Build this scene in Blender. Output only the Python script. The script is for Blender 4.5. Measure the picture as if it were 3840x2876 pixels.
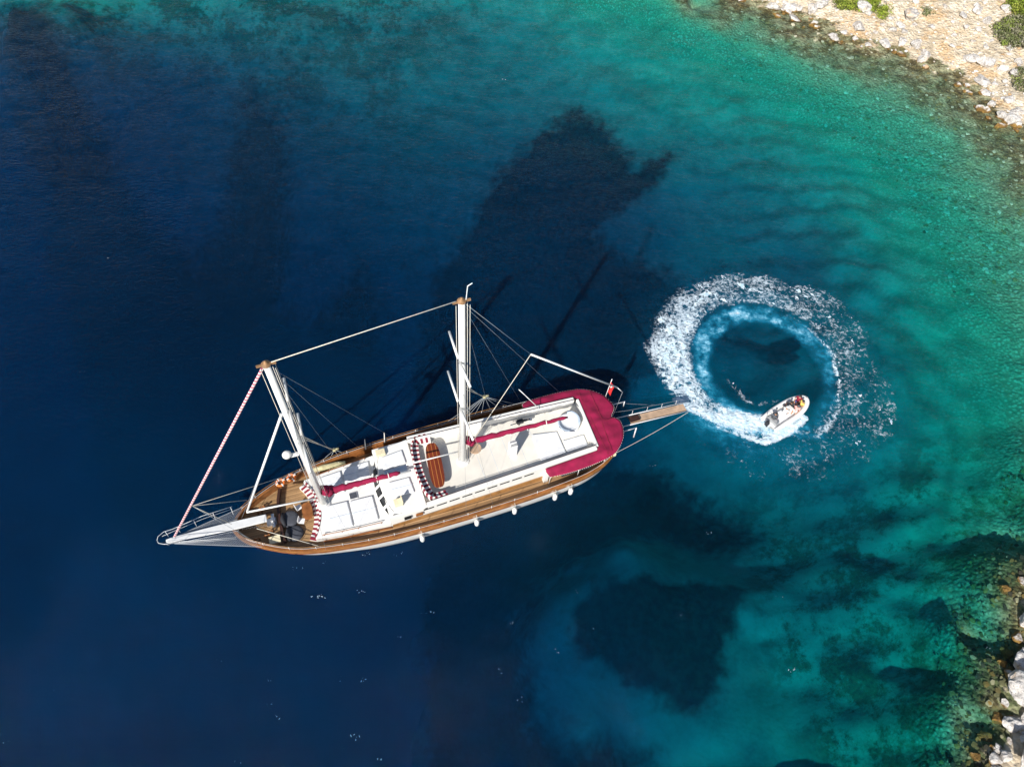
import bpy, bmesh, math, random
import numpy as np
from mathutils import Vector, Matrix, Euler

for o in list(bpy.data.objects):
    bpy.data.objects.remove(o)
random.seed(7)
rng = np.random.default_rng(7)
SC = bpy.context.scene
COL = SC.collection
R = math.radians

# ------------------------------------------------------------------ camera, sky, sun, exposure
CAM_H = 52.0
TILT, ROLL = R(34.325), R(5.643)
cam = bpy.data.cameras.new('camera')
cam.lens = 24.0
cam.sensor_width = 36.0
cam.sensor_fit = 'HORIZONTAL'
cam.clip_start = 0.5
cam.clip_end = 6000
camo = bpy.data.objects.new('camera', cam)
COL.objects.link(camo)
camo.matrix_world = Matrix.Translation((0, 0, CAM_H)) @ Matrix.Rotation(TILT, 4, 'X') @ Matrix.Rotation(ROLL, 4, 'Z')
SC.camera = camo

SUN_EL = R(35)
LDIR = R(67.0)                       # direction the light travels towards, on the ground
w = bpy.data.worlds.new('World')
SC.world = w
w.use_nodes = True
wn = w.node_tree
wn.nodes.clear()
sky = wn.nodes.new('ShaderNodeTexSky')
sky.sky_type = 'NISHITA'
sky.sun_disc = False
sky.sun_elevation = SUN_EL
SX, SY = -math.cos(LDIR), -math.sin(LDIR)      # towards the sun
sky.sun_rotation = math.atan2(SX, SY)
bg = wn.nodes.new('ShaderNodeBackground')
bg.inputs[1].default_value = 0.075
wo = wn.nodes.new('ShaderNodeOutputWorld')
wn.links.new(sky.outputs[0], bg.inputs[0])
wn.links.new(bg.outputs[0], wo.inputs[0])
sl = bpy.data.lights.new('sun', 'SUN')
sl.energy = 5.0
sl.angle = R(0.53)
sl.color = (1.0, 0.96, 0.89)
so = bpy.data.objects.new('sun', sl)
COL.objects.link(so)
so.rotation_euler = Vector((-SX * math.cos(SUN_EL), -SY * math.cos(SUN_EL), -math.sin(SUN_EL))).to_track_quat('-Z', 'Y').to_euler()
SC.view_settings.view_transform = 'Standard'
SC.view_settings.look = 'None'
SC.view_settings.gamma = 1.0
SC.view_settings.exposure = 0.42
SC.render.engine = 'CYCLES'
SC.cycles.transparent_max_bounces = 12

# ------------------------------------------------------------------ reading positions off the photograph
FPX = 2560.0
_Rm = (Matrix.Rotation(TILT, 3, 'X') @ Matrix.Rotation(ROLL, 3, 'Z'))
RM = np.array(_Rm)
def W(sx, sy, z=0.0):
    d = RM @ np.array([sx - 1920.0, -(sy - 1438.0), -FPX])
    return np.array([0, 0, CAM_H]) + d * ((z - CAM_H) / d[2])
def D(x, y, z=0.0):                  # 2212 px wide reading
    return W(x * 1.736, y * 1.736, z)

# ------------------------------------------------------------------ noise (numpy)
_perm = rng.permutation(4096)
_gr = rng.uniform(0, 2 * math.pi, 4096)
def gnoise(x, y, s=0):
    xi = np.floor(x).astype(np.int64); yi = np.floor(y).astype(np.int64)
    xf = x - xi; yf = y - yi
    def g(ix, iy, dx, dy):
        h = _gr[_perm[(ix + _perm[(iy + s * 131) & 4095]) & 4095]]
        return np.cos(h) * dx + np.sin(h) * dy
    u = xf * xf * xf * (xf * (xf * 6 - 15) + 10); v = yf * yf * yf * (yf * (yf * 6 - 15) + 10)
    a = g(xi, yi, xf, yf); b = g(xi + 1, yi, xf - 1, yf)
    c = g(xi, yi + 1, xf, yf - 1); d = g(xi + 1, yi + 1, xf - 1, yf - 1)
    return ((a + (b - a) * u) + ((c + (d - c) * u) - (a + (b - a) * u)) * v) * 1.5
def fbm(x, y, sc, oc=4, s=0):
    t = 0.0; a = 1.0; f = 1.0 / sc
    for i in range(oc):
        t = t + a * gnoise(x * f, y * f, s + i * 7); a *= 0.5; f *= 2.03
    return t / 1.6
def sstep(a, b, x):
    t = np.clip((x - a) / (b - a), 0, 1); return t * t * (3 - 2 * t)

# ------------------------------------------------------------------ materials
def nt(name):
    m = bpy.data.materials.new(name); m.use_nodes = True
    return m, m.node_tree.nodes, m.node_tree.links, m.node_tree.nodes['Principled BSDF']
def mat(name, col, rough=0.5, metal=0.0, var=0.12, scale=3.0, bump=0.0, bscale=20.0, coat=0.0):
    """Plain surface with a little uneven tone and optional grain."""
    m, N, L, P = nt(name)
    P.inputs['Roughness'].default_value = rough
    P.inputs['Metallic'].default_value = metal
    if coat: P.inputs['Coat Weight'].default_value = coat
    tc = N.new('ShaderNodeTexCoord')
    n = N.new('ShaderNodeTexNoise'); n.inputs['Scale'].default_value = scale; n.inputs['Detail'].default_value = 5
    L.new(tc.outputs['Object'], n.inputs['Vector'])
    r = N.new('ShaderNodeValToRGB')
    r.color_ramp.elements[0].position = 0.3; r.color_ramp.elements[1].position = 0.7
    r.color_ramp.elements[0].color = (*[c * (1 - var) for c in col], 1)
    r.color_ramp.elements[1].color = (*[min(1, c * (1 + var)) for c in col], 1)
    L.new(n.outputs['Fac'], r.inputs['Fac']); L.new(r.outputs['Color'], P.inputs['Base Color'])
    if bump:
        n2 = N.new('ShaderNodeTexNoise'); n2.inputs['Scale'].default_value = bscale; n2.inputs['Detail'].default_value = 4
        L.new(tc.outputs['Object'], n2.inputs['Vector'])
        b = N.new('ShaderNodeBump'); b.inputs['Strength'].default_value = bump; b.inputs['Distance'].default_value = 0.05
        L.new(n2.outputs['Fac'], b.inputs['Height']); L.new(b.outputs['Normal'], P.inputs['Normal'])
    return m
def planks(name, col, dark, width=0.14, axis=1, rough=0.55, var=0.25):
    """Boards running along the object's x axis with dark seams and tone per board."""
    m, N, L, P = nt(name)
    P.inputs['Roughness'].default_value = rough
    tc = N.new('ShaderNodeTexCoord'); sp = N.new('ShaderNodeSeparateXYZ'); L.new(tc.outputs['Object'], sp.inputs[0])
    dv = N.new('ShaderNodeMath'); dv.operation = 'DIVIDE'; dv.inputs[1].default_value = width; L.new(sp.outputs[axis], dv.inputs[0])
    fl = N.new('ShaderNodeMath'); fl.operation = 'FLOOR'; L.new(dv.outputs[0], fl.inputs[0])
    fr = N.new('ShaderNodeMath'); fr.operation = 'FRACT'; L.new(dv.outputs[0], fr.inputs[0])
    ln = N.new('ShaderNodeMath'); ln.operation = 'LESS_THAN'; ln.inputs[1].default_value = 0.1; L.new(fr.outputs[0], ln.inputs[0])
    wn_ = N.new('ShaderNodeTexWhiteNoise'); wn_.noise_dimensions = '1D'; L.new(fl.outputs[0], wn_.inputs['W'])
    ns = N.new('ShaderNodeTexNoise'); ns.inputs['Scale'].default_value = 1.3; ns.inputs['Detail'].default_value = 6
    mp = N.new('ShaderNodeMapping'); mp.inputs['Scale'].default_value = (1, 6, 1) if axis == 1 else (6, 1, 1)
    L.new(tc.outputs['Object'], mp.inputs[0]); L.new(mp.outputs[0], ns.inputs['Vector'])
    ad = N.new('ShaderNodeMath'); ad.operation = 'ADD'; L.new(wn_.outputs['Value'], ad.inputs[0]); L.new(ns.outputs['Fac'], ad.inputs[1])
    mr = N.new('ShaderNodeMapRange'); mr.inputs['From Min'].default_value = 0.3; mr.inputs['From Max'].default_value = 1.6
    mr.inputs['To Min'].default_value = 1 - var; mr.inputs['To Max'].default_value = 1 + var; L.new(ad.outputs[0], mr.inputs[0])
    vm = N.new('ShaderNodeVectorMath'); vm.operation = 'SCALE'; vm.inputs[0].default_value = col; L.new(mr.outputs[0], vm.inputs['Scale'])
    mx = N.new('ShaderNodeMix'); mx.data_type = 'RGBA'; L.new(ln.outputs[0], mx.inputs['Factor']); L.new(vm.outputs[0], mx.inputs['A'])
    mx.inputs['B'].default_value = (*dark, 1); L.new(mx.outputs['Result'], P.inputs['Base Color'])
    return m
def bands(name, c1, c2, freq, axis='Z', rough=0.7):
    """Spiral / banded cloth."""
    m, N, L, P = nt(name)
    P.inputs['Roughness'].default_value = rough
    tc = N.new('ShaderNodeTexCoord'); wv = N.new('ShaderNodeTexWave'); wv.bands_direction = axis
    wv.inputs['Scale'].default_value = freq; wv.inputs['Distortion'].default_value = 1.5
    L.new(tc.outputs['Object'], wv.inputs['Vector'])
    r = N.new('ShaderNodeValToRGB'); r.color_ramp.elements[0].position = 0.42; r.color_ramp.elements[1].position = 0.58
    r.color_ramp.elements[0].color = (*c1, 1); r.color_ramp.elements[1].color = (*c2, 1)
    L.new(wv.outputs['Fac'], r.inputs[0]); L.new(r.outputs[0], P.inputs['Base Color'])
    return m

M = {}
M['hull_white'] = mat('hull white paint', (.78, .78, .76), .3, var=.05, scale=.8, coat=.2)
M['white'] = mat('white gelcoat', (.74, .73, .70), .4, var=.05, scale=1.2)
M['white2'] = mat('cream deck paint', (.70, .67, .605), .6, var=.09, scale=.7, bump=.2)
M['mattress'] = mat('white mattress cloth', (.72, .73, .745), .9, var=.10, scale=2.5, bump=.3, bscale=8)
M['blue'] = mat('light blue mattress cloth', (.27, .42, .66), .9, var=.10, scale=2.5, bump=.3, bscale=8)
M['greycush'] = mat('blue grey cushion cloth', (.42, .50, .60), .9, var=.10, scale=2.5, bump=.3, bscale=8)
M['varnish'] = mat('varnished mahogany', (.27, .10, .03), .22, var=.35, scale=2.0, coat=.5)
M['varnish_lt'] = mat('varnished golden wood', (.33, .165, .055), .25, var=.3, scale=1.6, coat=.5)
M['varnish_cap'] = mat('varnished cap rail', (.26, .10, .028), .2, var=.4, scale=1.3, coat=.6)
M['darkwood'] = mat('dark stained wood', (.045, .02, .014), .4, var=.3, scale=3)
M['teak'] = planks('teak deck planks', (.33, .20, .095), (.12, .065, .03), .16)
M['table'] = planks('mahogany table slats', (.17, .032, .012), (.5, .2, .05), .31, axis=0, rough=.3)
M['metal'] = mat('brushed steel', (.62, .63, .65), .3, .9, var=.1)
M['chrome'] = mat('white painted steel', (.74, .74, .74), .35, 0, var=.05)
M['rope'] = mat('pale rope', (.62, .58, .50), .9, var=.15, scale=10)
M['wire'] = mat('steel wire', (.30, .33, .36), .5, .3, var=.1)
M['black'] = mat('black cloth', (.018, .02, .027), .8, var=.3, scale=3, bump=.3, bscale=6)
M['charcoal'] = mat('charcoal cushion', (.05, .055, .07), .85, var=.25, scale=2, bump=.4, bscale=5)
M['glass'] = mat('dark window glass', (.012, .014, .016), .08, var=.1)
M['grey'] = mat('grey plastic', (.32, .33, .34), .6, var=.15)
M['mat_grey'] = mat('grey deck mat', (.33, .36, .42), .95, var=.08, scale=2, bump=.2)
M['crimson'] = mat('crimson canvas', (.25, .0015, .042), .85, var=.25, scale=1.4, bump=.6, bscale=1.6)
M['jib'] = bands('rolled sail with crimson edge', (.76, .74, .72), (.55, .10, .16), 1.3, 'Z')
M['jib_white'] = mat('rolled white sail', (.74, .74, .74), .85, var=.08, scale=5, bump=.5, bscale=4)
M['stripe_r'] = mat('burgundy stripe cloth', (.22, .012, .03), .9, var=.1)
M['stripe_w'] = mat('white stripe cloth', (.74, .72, .68), .9, var=.05)
M['orange'] = mat('orange lifebuoy', (.85, .20, .03), .5, var=.08)
M['cream'] = mat('cream box', (.70, .62, .42), .6, var=.06)
M['canvas'] = mat('khaki canvas', (.42, .38, .22), .9, var=.25, scale=3, bump=.5, bscale=4)
M['red'] = mat('red cloth', (.62, .02, .02), .8, var=.1)
M['net'] = None
M['gang'] = mat('weathered gangway boards', (.48, .33, .22), .7, var=.22, scale=2)
M['brass'] = mat('bronze and wood masthead', (.35, .20, .10), .5, .2, var=.3)
M['skin'] = mat('skin', (.42, .22, .14), .6, var=.06)
M['hair'] = mat('dark hair', (.02, .014, .010), .7, var=.2)
M['tube'] = mat('grey white inflatable tube', (.76, .75, .72), .5, var=.05)
def net_material():
    m, N, L, P = nt('net cord')
    P.inputs['Base Color'].default_value = (.26, .28, .31, 1); P.inputs['Roughness'].default_value = .9
    return m
M['net'] = net_material()

# ------------------------------------------------------------------ mesh building
class MB:
    def __init__(s): s.v = []; s.f = []; s.mi = []
    def add(s, vs, fs, mi=0):
        b = len(s.v); s.v += [tuple(map(float, q)) for q in vs]
        s.f += [tuple(b + i for i in q) for q in fs]; s.mi += [mi] * len(fs); return s
    def box(s, c, d, rz=0, mi=0, taper=1.0):
        cx, cy, cz = c; hx, hy, hz = d[0] / 2, d[1] / 2, d[2] / 2
        vs = []
        for z, t in ((-hz, 1), (hz, taper)):
            for x, y in ((-hx, -hy), (hx, -hy), (hx, hy), (-hx, hy)):
                x *= t; y *= t
                vs.append((cx + x * math.cos(rz) - y * math.sin(rz), cy + x * math.sin(rz) + y * math.cos(rz), cz + z))
        return s.add(vs, [(3, 2, 1, 0), (4, 5, 6, 7), (0, 1, 5, 4), (1, 2, 6, 5), (2, 3, 7, 6), (3, 0, 4, 7)], mi)
    def prism(s, poly, z0, z1, mi=0, inset=0.0):
        n = len(poly); top = poly
        if inset:
            c = np.mean(np.array(poly), axis=0)
            top = [tuple(np.array(p) + (c - np.array(p)) / max(np.linalg.norm(c - np.array(p)), 1e-6) * inset) for p in poly]
        zz0 = z0 if callable(z0) else (lambda x, y: z0)
        zz1 = z1 if callable(z1) else (lambda x, y: z1)
        vs = [(p[0], p[1], zz0(*p)) for p in poly] + [(p[0], p[1], zz1(*p)) for p in top]
        a = sum(poly[i][0] * poly[(i + 1) % n][1] - poly[(i + 1) % n][0] * poly[i][1] for i in range(n))
        fs = [tuple(range(n))[::-1], tuple(range(n, 2 * n))] + [(i, (i + 1) % n, n + (i + 1) % n, n + i) for i in range(n)]
        if a < 0: fs = [f[::-1] for f in fs]
        return s.add(vs, fs, mi)
    def tube(s, pts, rad, n=8, mi=0, cap=True, flat=1.0):
        P_ = [Vector(p) for p in pts]
        rr = rad if isinstance(rad, (list, tuple)) else [rad] * len(P_)
        vs = []; up = None
        for i, p in enumerate(P_):
            t = (P_[min(i + 1, len(P_) - 1)] - P_[max(i - 1, 0)]).normalized()
            if up is None:
                up = Vector((0, 0, 1)) if abs(t.z) < .9 else Vector((1, 0, 0))
            a = t.cross(up).normalized(); b = a.cross(t).normalized(); up = b
            for k in range(n):
                an = 2 * math.pi * k / n
                vs.append(p + a * (math.cos(an) * rr[i]) + b * (math.sin(an) * rr[i] * flat))
        fs = []
        for i in range(len(P_) - 1):
            for k in range(n):
                k2 = (k + 1) % n
                fs.append((i * n + k, (i + 1) * n + k, (i + 1) * n + k2, i * n + k2))
        if cap:
            fs.append(tuple(range(n))); fs.append(tuple(range((len(P_) - 1) * n, len(P_) * n))[::-1])
        return s.add(vs, fs, mi)
    def lathe(s, prof, c=(0, 0, 0), n=16, mi=0):
        vs = [];
        for r_, z in prof:
            for k in range(n):
                an = 2 * math.pi * k / n
                vs.append((c[0] + r_ * math.cos(an), c[1] + r_ * math.sin(an), c[2] + z))
        fs = [tuple(range(n))[::-1], tuple(range((len(prof) - 1) * n, len(prof) * n))]
        for i in range(len(prof) - 1):
            for k in range(n):
                k2 = (k + 1) % n
                fs.append((i * n + k, i * n + k2, (i + 1) * n + k2, (i + 1) * n + k))
        return s.add(vs, fs, mi)
    def ball(s, c, r, n=12, mi=0, sq=(1, 1, 1)):
        prof = [(max(1e-3, math.sin(math.pi * i / (n // 2 + 2))), -math.cos(math.pi * i / (n // 2 + 2))) for i in range(0, n // 2 + 3)]
        b = len(s.v); s.lathe(prof, (0, 0, 0), n, mi)
        for i in range(b, len(s.v)):
            x, y, z = s.v[i]; s.v[i] = (c[0] + x * r * sq[0], c[1] + y * r * sq[1], c[2] + z * r * sq[2])
        return s
    def strip(s, path, width, z0, z1, mi=0):
        """a wall of given thickness along a path of (x, y)"""
        P2 = [np.array(p[:2], float) for p in path]; Lf = []; Rt = []
        for i, p in enumerate(P2):
            t = P2[min(i + 1, len(P2) - 1)] - P2[max(i - 1, 0)]; t /= np.linalg.norm(t) + 1e-9
            nrm = np.array([-t[1], t[0]]); Lf.append(p + nrm * width / 2); Rt.append(p - nrm * width / 2)
        zz0 = z0 if callable(z0) else (lambda x, y: z0)
        zz1 = z1 if callable(z1) else (lambda x, y: z1)
        vs = []
        for l, r_ in zip(Lf, Rt):
            vs += [(*l, zz0(*l)), (*r_, zz0(*r_)), (*r_, zz1(*r_)), (*l, zz1(*l))]
        fs = []
        for i in range(len(P2) - 1):
            a, b = 4 * i, 4 * i + 4
            for j in range(4):
                k = (j + 1) % 4; fs.append((a + j, a + k, b + k, b + j))
        e = 4 * (len(P2) - 1)
        fs += [(3, 2, 1, 0), (e, e + 1, e + 2, e + 3)]
        return s.add(vs, fs, mi)
    def build(s, name, mats, parent=None, smooth=False, loc=None, rz=None, bevel=0):
        me = bpy.data.meshes.new(name); me.from_pydata(s.v, [], s.f); me.update()
        if not isinstance(mats, (list, tuple)): mats = [mats]
        for m in mats: me.materials.append(m)
        me.polygons.foreach_set('material_index', s.mi)
        bm = bmesh.new(); bm.from_mesh(me); bmesh.ops.recalc_face_normals(bm, faces=bm.faces); bm.to_mesh(me); bm.free()
        if smooth: me.polygons.foreach_set('use_smooth', [True] * len(me.polygons))
        o = bpy.data.objects.new(name, me); COL.objects.link(o)
        if parent is not None: o.parent = parent
        if loc is not None: o.location = loc
        if rz is not None: o.rotation_euler[2] = rz
        if bevel:
            b = o.modifiers.new('bevel', 'BEVEL'); b.width = bevel; b.segments = 2; b.limit_method = 'ANGLE'
        return o
def tag(o, label=None, cat=None, group=None, kind=None):
    if label: o['label'] = label
    if cat: o['category'] = cat
    if group: o['group'] = group
    if kind: o['kind'] = kind
    return o
def empty(name, loc=(0, 0, 0), rz=0.0):
    o = bpy.data.objects.new(name, None); COL.objects.link(o); o.location = loc; o.rotation_euler[2] = rz
    o.empty_display_size = .3
    return o
def npmesh(name, V, F, mats, smooth=True, attrs=None):
    me = bpy.data.meshes.new(name)
    me.vertices.add(len(V)); me.vertices.foreach_set('co', np.asarray(V, np.float32).ravel())
    k = F.shape[1]
    me.loops.add(F.size); me.loops.foreach_set('vertex_index', F.astype(np.int32).ravel())
    me.polygons.add(len(F)); me.polygons.foreach_set('loop_start', (np.arange(len(F)) * k).astype(np.int32))
    me.polygons.foreach_set('loop_total', np.full(len(F), k, np.int32))
    me.polygons.foreach_set('use_smooth', np.full(len(F), smooth))
    for m in mats: me.materials.append(m)
    for n_, (dom, typ, arr) in (attrs or {}).items():
        a = me.attributes.new(n_, typ, dom)
        a.data.foreach_set('color' if typ == 'FLOAT_COLOR' else 'value', np.asarray(arr, np.float32).ravel())
    me.update(calc_edges=True); me.validate()
    o = bpy.data.objects.new(name, me); COL.objects.link(o); return o
def copy_tree(o, parent=None, first=True):
    c = o.copy(); COL.objects.link(c)
    if not first: c.parent = parent
    for ch in list(o.children): copy_tree(ch, c, False)
    return c

# ------------------------------------------------------------------ the cove: depth of the bottom, height of the shore
SHORE_A = [(-60, 150), (-20, 135), (8, 121), (23.8, 113.6), (28.0, 112.6), (31, 110.5), (35.2, 108.0), (39.8, 106.5), (42.5, 103.7), (45.7, 101.7),
           (50.1, 100.7), (54.9, 98.1), (58.1, 95.9), (60.7, 91.8), (61.4, 87.3), (63.4, 84.7), (66, 79), (67, 70), (66, 60),
           (62, 48), (56, 38), (49, 29), (42.6, 21.3), (40.6, 18.2), (38.2, 15.9), (37.5, 13.5), (36.9, 11.6), (36.1, 9.5), (35.1, 7.6),
           (34.5, 5.5), (32, 0), (28, -10), (20, -30)]
DP = [(0, 0, 1.6), (60, 15, 3.0), (110, 5, 3.2), (200, 30, 6), (40, 90, 6), (100, 110, 9.5), (300, 80, 8), (600, 40, 6.2), (900, 60, 7), (1200, 25, 5.5), (1400, 60, 3.9), (1500, 25, 2.2),
      (200, 300, 26), (50, 220, 24), (50, 500, 38), (300, 220, 11.5), (500, 120, 9.5), (700, 200, 12.5), (900, 200, 12.8), (1100, 150, 11),
      (1300, 180, 8), (1500, 150, 4.6), (1700, 150, 1.6), (1600, 80, 1.7), (650, 350, 16), (900, 330, 14.5), (700, 480, 19), (450, 420, 34), (1300, 470, 14),
      (1450, 350, 9.5), (1600, 300, 6.5), (1800, 300, 3.4), (1900, 200, 1.0), (2000, 300, 1.7), (2100, 400, 1.2), (1500, 500, 13.5), (1700, 520, 10),
      (1900, 600, 5.8), (2050, 600, 3.2), (2150, 680, 2), (2190, 500, 1.2), (1650, 750, 18), (1450, 760, 17), (1900, 900, 8.5), (2000, 800, 5.6),
      (2100, 1000, 4.6), (2170, 1150, 3), (1850, 1100, 11), (1700, 1100, 16), (1500, 1100, 21), (1700, 1250, 14), (1850, 1300, 8.5),
      (2000, 1300, 5), (2080, 1400, 3.2), (2130, 1450, 2.1), (1650, 1400, 14), (1700, 1550, 11.5), (1850, 1550, 8), (2000, 1600, 3.6), (1930, 1450, 6.5), (2080, 1560, 2.6),
      (1500, 1600, 13.5), (1350, 1500, 15.5), (1300, 1550, 23), (1250, 1300, 15.5), (1150, 1340, 18), (1350, 1190, 14.5), (1620, 1300, 12.5), (1000, 1300, 38), (1000, 1600, 38), (600, 1400, 48),
      (300, 800, 48), (100, 1500, 48), (600, 900, 40), (1100, 900, 34), (1200, 1100, 30), (850, 700, 26), (1000, 700, 28), (1300, 650, 24), (1180, 590, 25), (1330, 560, 18), (1250, 760, 27),
      (1500, 1657, 16), (1750, 1657, 10), (1950, 1657, 4)]
pts = []; val = []
for p in SHORE_A: pts.append(p); val.append(0.0)
SA = np.array(SHORE_A, float)
for i in range(1, len(SA) - 1):
    t = SA[i + 1] - SA[i - 1]; t /= np.linalg.norm(t); nrm = np.array([-t[1], t[0]])
    if SA[i][1] > 60:
        for d_, h_ in ((5, -1.3), (14, -3.2), (35, -7), (-3, .2), (-8, .6)): pts.append(tuple(SA[i] + nrm * d_)); val.append(h_)
    else:
        for d_, h_ in ((3, -.9), (9, -1.6), (30, -2.4), (-1.5, .6)): pts.append(tuple(SA[i] + nrm * d_)); val.append(h_)
for x, y, d_ in DP:
    if 5 <= d_ < 15 and x > 1000: d_ *= 1.0
    elif x <= 1000 and d_ < 13: d_ *= 1.15
    elif 13 <= d_ <= 27: d_ *= 1.10
    q = D(x, y, -min(d_, 14)); pts.append((q[0], q[1])); val.append(d_)
for q, d_ in (((-200, 60), 60), ((-150, -60), 60), ((0, -90), 60), ((-200, 200), 30), ((-100, 105), 6), ((-120, 130), -2), ((-70, 125), 2.0), ((-50, 112), 4)):
    pts.append(q); val.append(d_)
PT = np.array(pts, float); VL = np.array(val, float)
VL = np.where(VL > 0, VL ** 0.7, VL)                      # keeps the shallows from overshooting
K = np.linalg.norm(PT[:, None] - PT[None], axis=2)
cf = np.linalg.solve(np.block([[K + 0.05 * np.eye(len(PT)), np.ones((len(PT), 1))], [np.ones((1, len(PT))), np.zeros((1, 1))]]), np.r_[VL, 0])
CG = 1.5
gx = np.arange(-130, 140.1, CG); gy = np.arange(-60, 200.1, CG)
GX, GY = np.meshgrid(gx, gy)
Q = np.stack([GX.ravel(), GY.ravel()], 1)
base = np.zeros(len(Q))
for i in range(0, len(Q), 4000):
    base[i:i + 4000] = np.linalg.norm(Q[i:i + 4000, None] - PT[None], axis=2) @ cf[:-1] + cf[-1]
base = base.reshape(GX.shape)
base = np.where(base > 0, np.abs(base) ** (1 / 0.7), base)
base = np.clip(base, -9, 60)
def depth0(x, y):
    u = np.clip((x - gx[0]) / CG, 0, len(gx) - 1.001); v = np.clip((y - gy[0]) / CG, 0, len(gy) - 1.001)
    i = u.astype(int); j = v.astype(int); a = u - i; b = v - j
    return (base[j, i] * (1 - a) + base[j, i + 1] * a) * (1 - b) + (base[j + 1, i] * (1 - a) + base[j + 1, i + 1] * a) * b
def ground_z(x, y):
    d0 = depth0(x + 1.2 * gnoise(x / 4, y / 4, 3), y + 1.2 * gnoise(x / 4, y / 4, 5))
    z = -d0
    rough = np.exp(-np.abs(d0) / 5.0)
    z = z + rough * (0.34 * fbm(x, y, 5.0, 4, 11) + 0.35 * (0.5 - np.abs(fbm(x, y, 2.2, 3, 21))) - .08)
    z = z + sstep(2, 12, d0) * (1 - sstep(25, 40, d0)) * 0.25 * fbm(x, y, 9, 3, 31)
    z = z + sstep(2.2, 4.5, d0) * (1 - sstep(9, 14, d0)) * .12 * np.sin(d0 * 2.6 + 2.5 * fbm(x, y, 14, 3, 33))
    return np.where(d0 < 0, np.maximum(z, -0.1 + .12 * -d0), z)

def polymask(poly, x, y, soft, z):
    pw = np.array([D(px, py, z)[:2] for px, py in poly])
    n = len(pw); inside = np.zeros(x.shape, bool); dist = np.full(x.shape, 1e9)
    for i in range(n):
        a, b = pw[i], pw[(i + 1) % n]
        with np.errstate(divide='ignore', invalid='ignore'):
            c = ((a[1] > y) != (b[1] > y)) & (x < (b[0] - a[0]) * (y - a[1]) / (b[1] - a[1]) + a[0])
        inside ^= c
        ab = b - a; t = np.clip(((x - a[0]) * ab[0] + (y - a[1]) * ab[1]) / (ab @ ab), 0, 1)
        dist = np.minimum(dist, np.hypot(x - a[0] - t * ab[0], y - a[1] - t * ab[1]))
    sd = np.where(inside, dist, -dist) + 1.6 * fbm(x, y, 7, 3, 61) + 1.1 * fbm(x, y, 1.8, 4, 63)
    return sstep(-soft * 3.6, soft * 3.2, sd)
GRASS = [
    ([(905, 640), (935, 540), (1010, 470), (1080, 370), (1140, 340), (1240, 305), (1290, 340), (1330, 385), (1355, 425), (1420, 415), (1400, 455), (1340, 480), (1260, 505),
      (1330, 545), (1430, 580), (1480, 615), (1400, 680), (1385, 760), (1360, 860), (1340, 960), (1200, 960), (1000, 960), (900, 860), (880, 720)], 1.3, -16),
    ([(1230, 1300), (1300, 1250), (1400, 1235), (1500, 1250), (1598, 1272), (1590, 1350), (1560, 1440), (1530, 1535), (1490, 1540), (1420, 1500), (1340, 1440), (1270, 1390)], .9, -14),
    ([(1340, 960), (1440, 980), (1500, 1040), (1560, 1075), (1620, 1120), (1630, 1170), (1600, 1205), (1530, 1180), (1470, 1140), (1380, 1130), (1250, 1180), (1180, 1210),
      (1150, 1280), (1110, 1300), (1130, 1420), (1180, 1540), (1280, 1600), (1400, 1640), (1400, 1700), (900, 1700), (900, 1000)], 1.6, -18),
    ([(-40, 300), (0, 210), (60, 180), (110, 95), (160, 170), (195, 250), (230, 320), (330, 365), (430, 330), (490, 235), (545, 178), (600, 225), (605, 300), (570, 390),
      (540, 480), (600, 560), (700, 520), (760, 490), (800, 560), (780, 660), (740, 800), (400, 900), (-60, 900)], 2.4, -13)]

def axis(lo, hi, st, far):
    a = list(np.arange(lo, hi + st / 2, st)); g = st; x = hi
    while x < far: g *= 1.35; x += g; a.append(x)
    g = st; x = lo; b = []
    while x > -far: g *= 1.35; x -= g; b.append(x)
    return np.array(b[::-1] + a)
def gridmesh(ax, ay):
    X, Y = np.meshgrid(ax, ay); nx, ny = len(ax), len(ay)
    i = np.arange(nx - 1); j = np.arange(ny - 1); I, J = np.meshgrid(i, j)
    a = (J * nx + I).ravel()
    return X.ravel(), Y.ravel(), np.stack([a, a + 1, a + nx + 1, a + nx], 1)

RC0 = (24.4, 40.1)
# seabed and shore: one sheet
ax = axis(-92, 92, .42, 2500); ay = axis(-6, 140, .42, 2500)
X, Y, F = gridmesh(ax, ay)
Z = ground_z(X, Y)
gr = np.zeros(X.shape)
for poly, soft, z in GRASS:
    gr = np.maximum(gr, polymask(poly, X, Y, soft, z))
d0 = depth0(X, Y)
weed = sstep(-.30, .42, fbm(X, Y, 4.2, 6, 71)) * sstep(.2, 1.2, d0) * (1 - sstep(11, 16, d0))
east = sstep(25, 33, X + .25 * Y) * (1 - sstep(26, 42, Y)) * sstep(22, 29, X)
gr = np.maximum(gr, weed * .40 * east)
tl = sstep(-0.3, .5, fbm(X, Y, 9, 6, 81)) * sstep(78, 95, Y) * (1 - sstep(-30, 5, X)) * .45
gr = np.maximum(gr, tl * (1 - sstep(14, 20, d0)))

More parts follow.
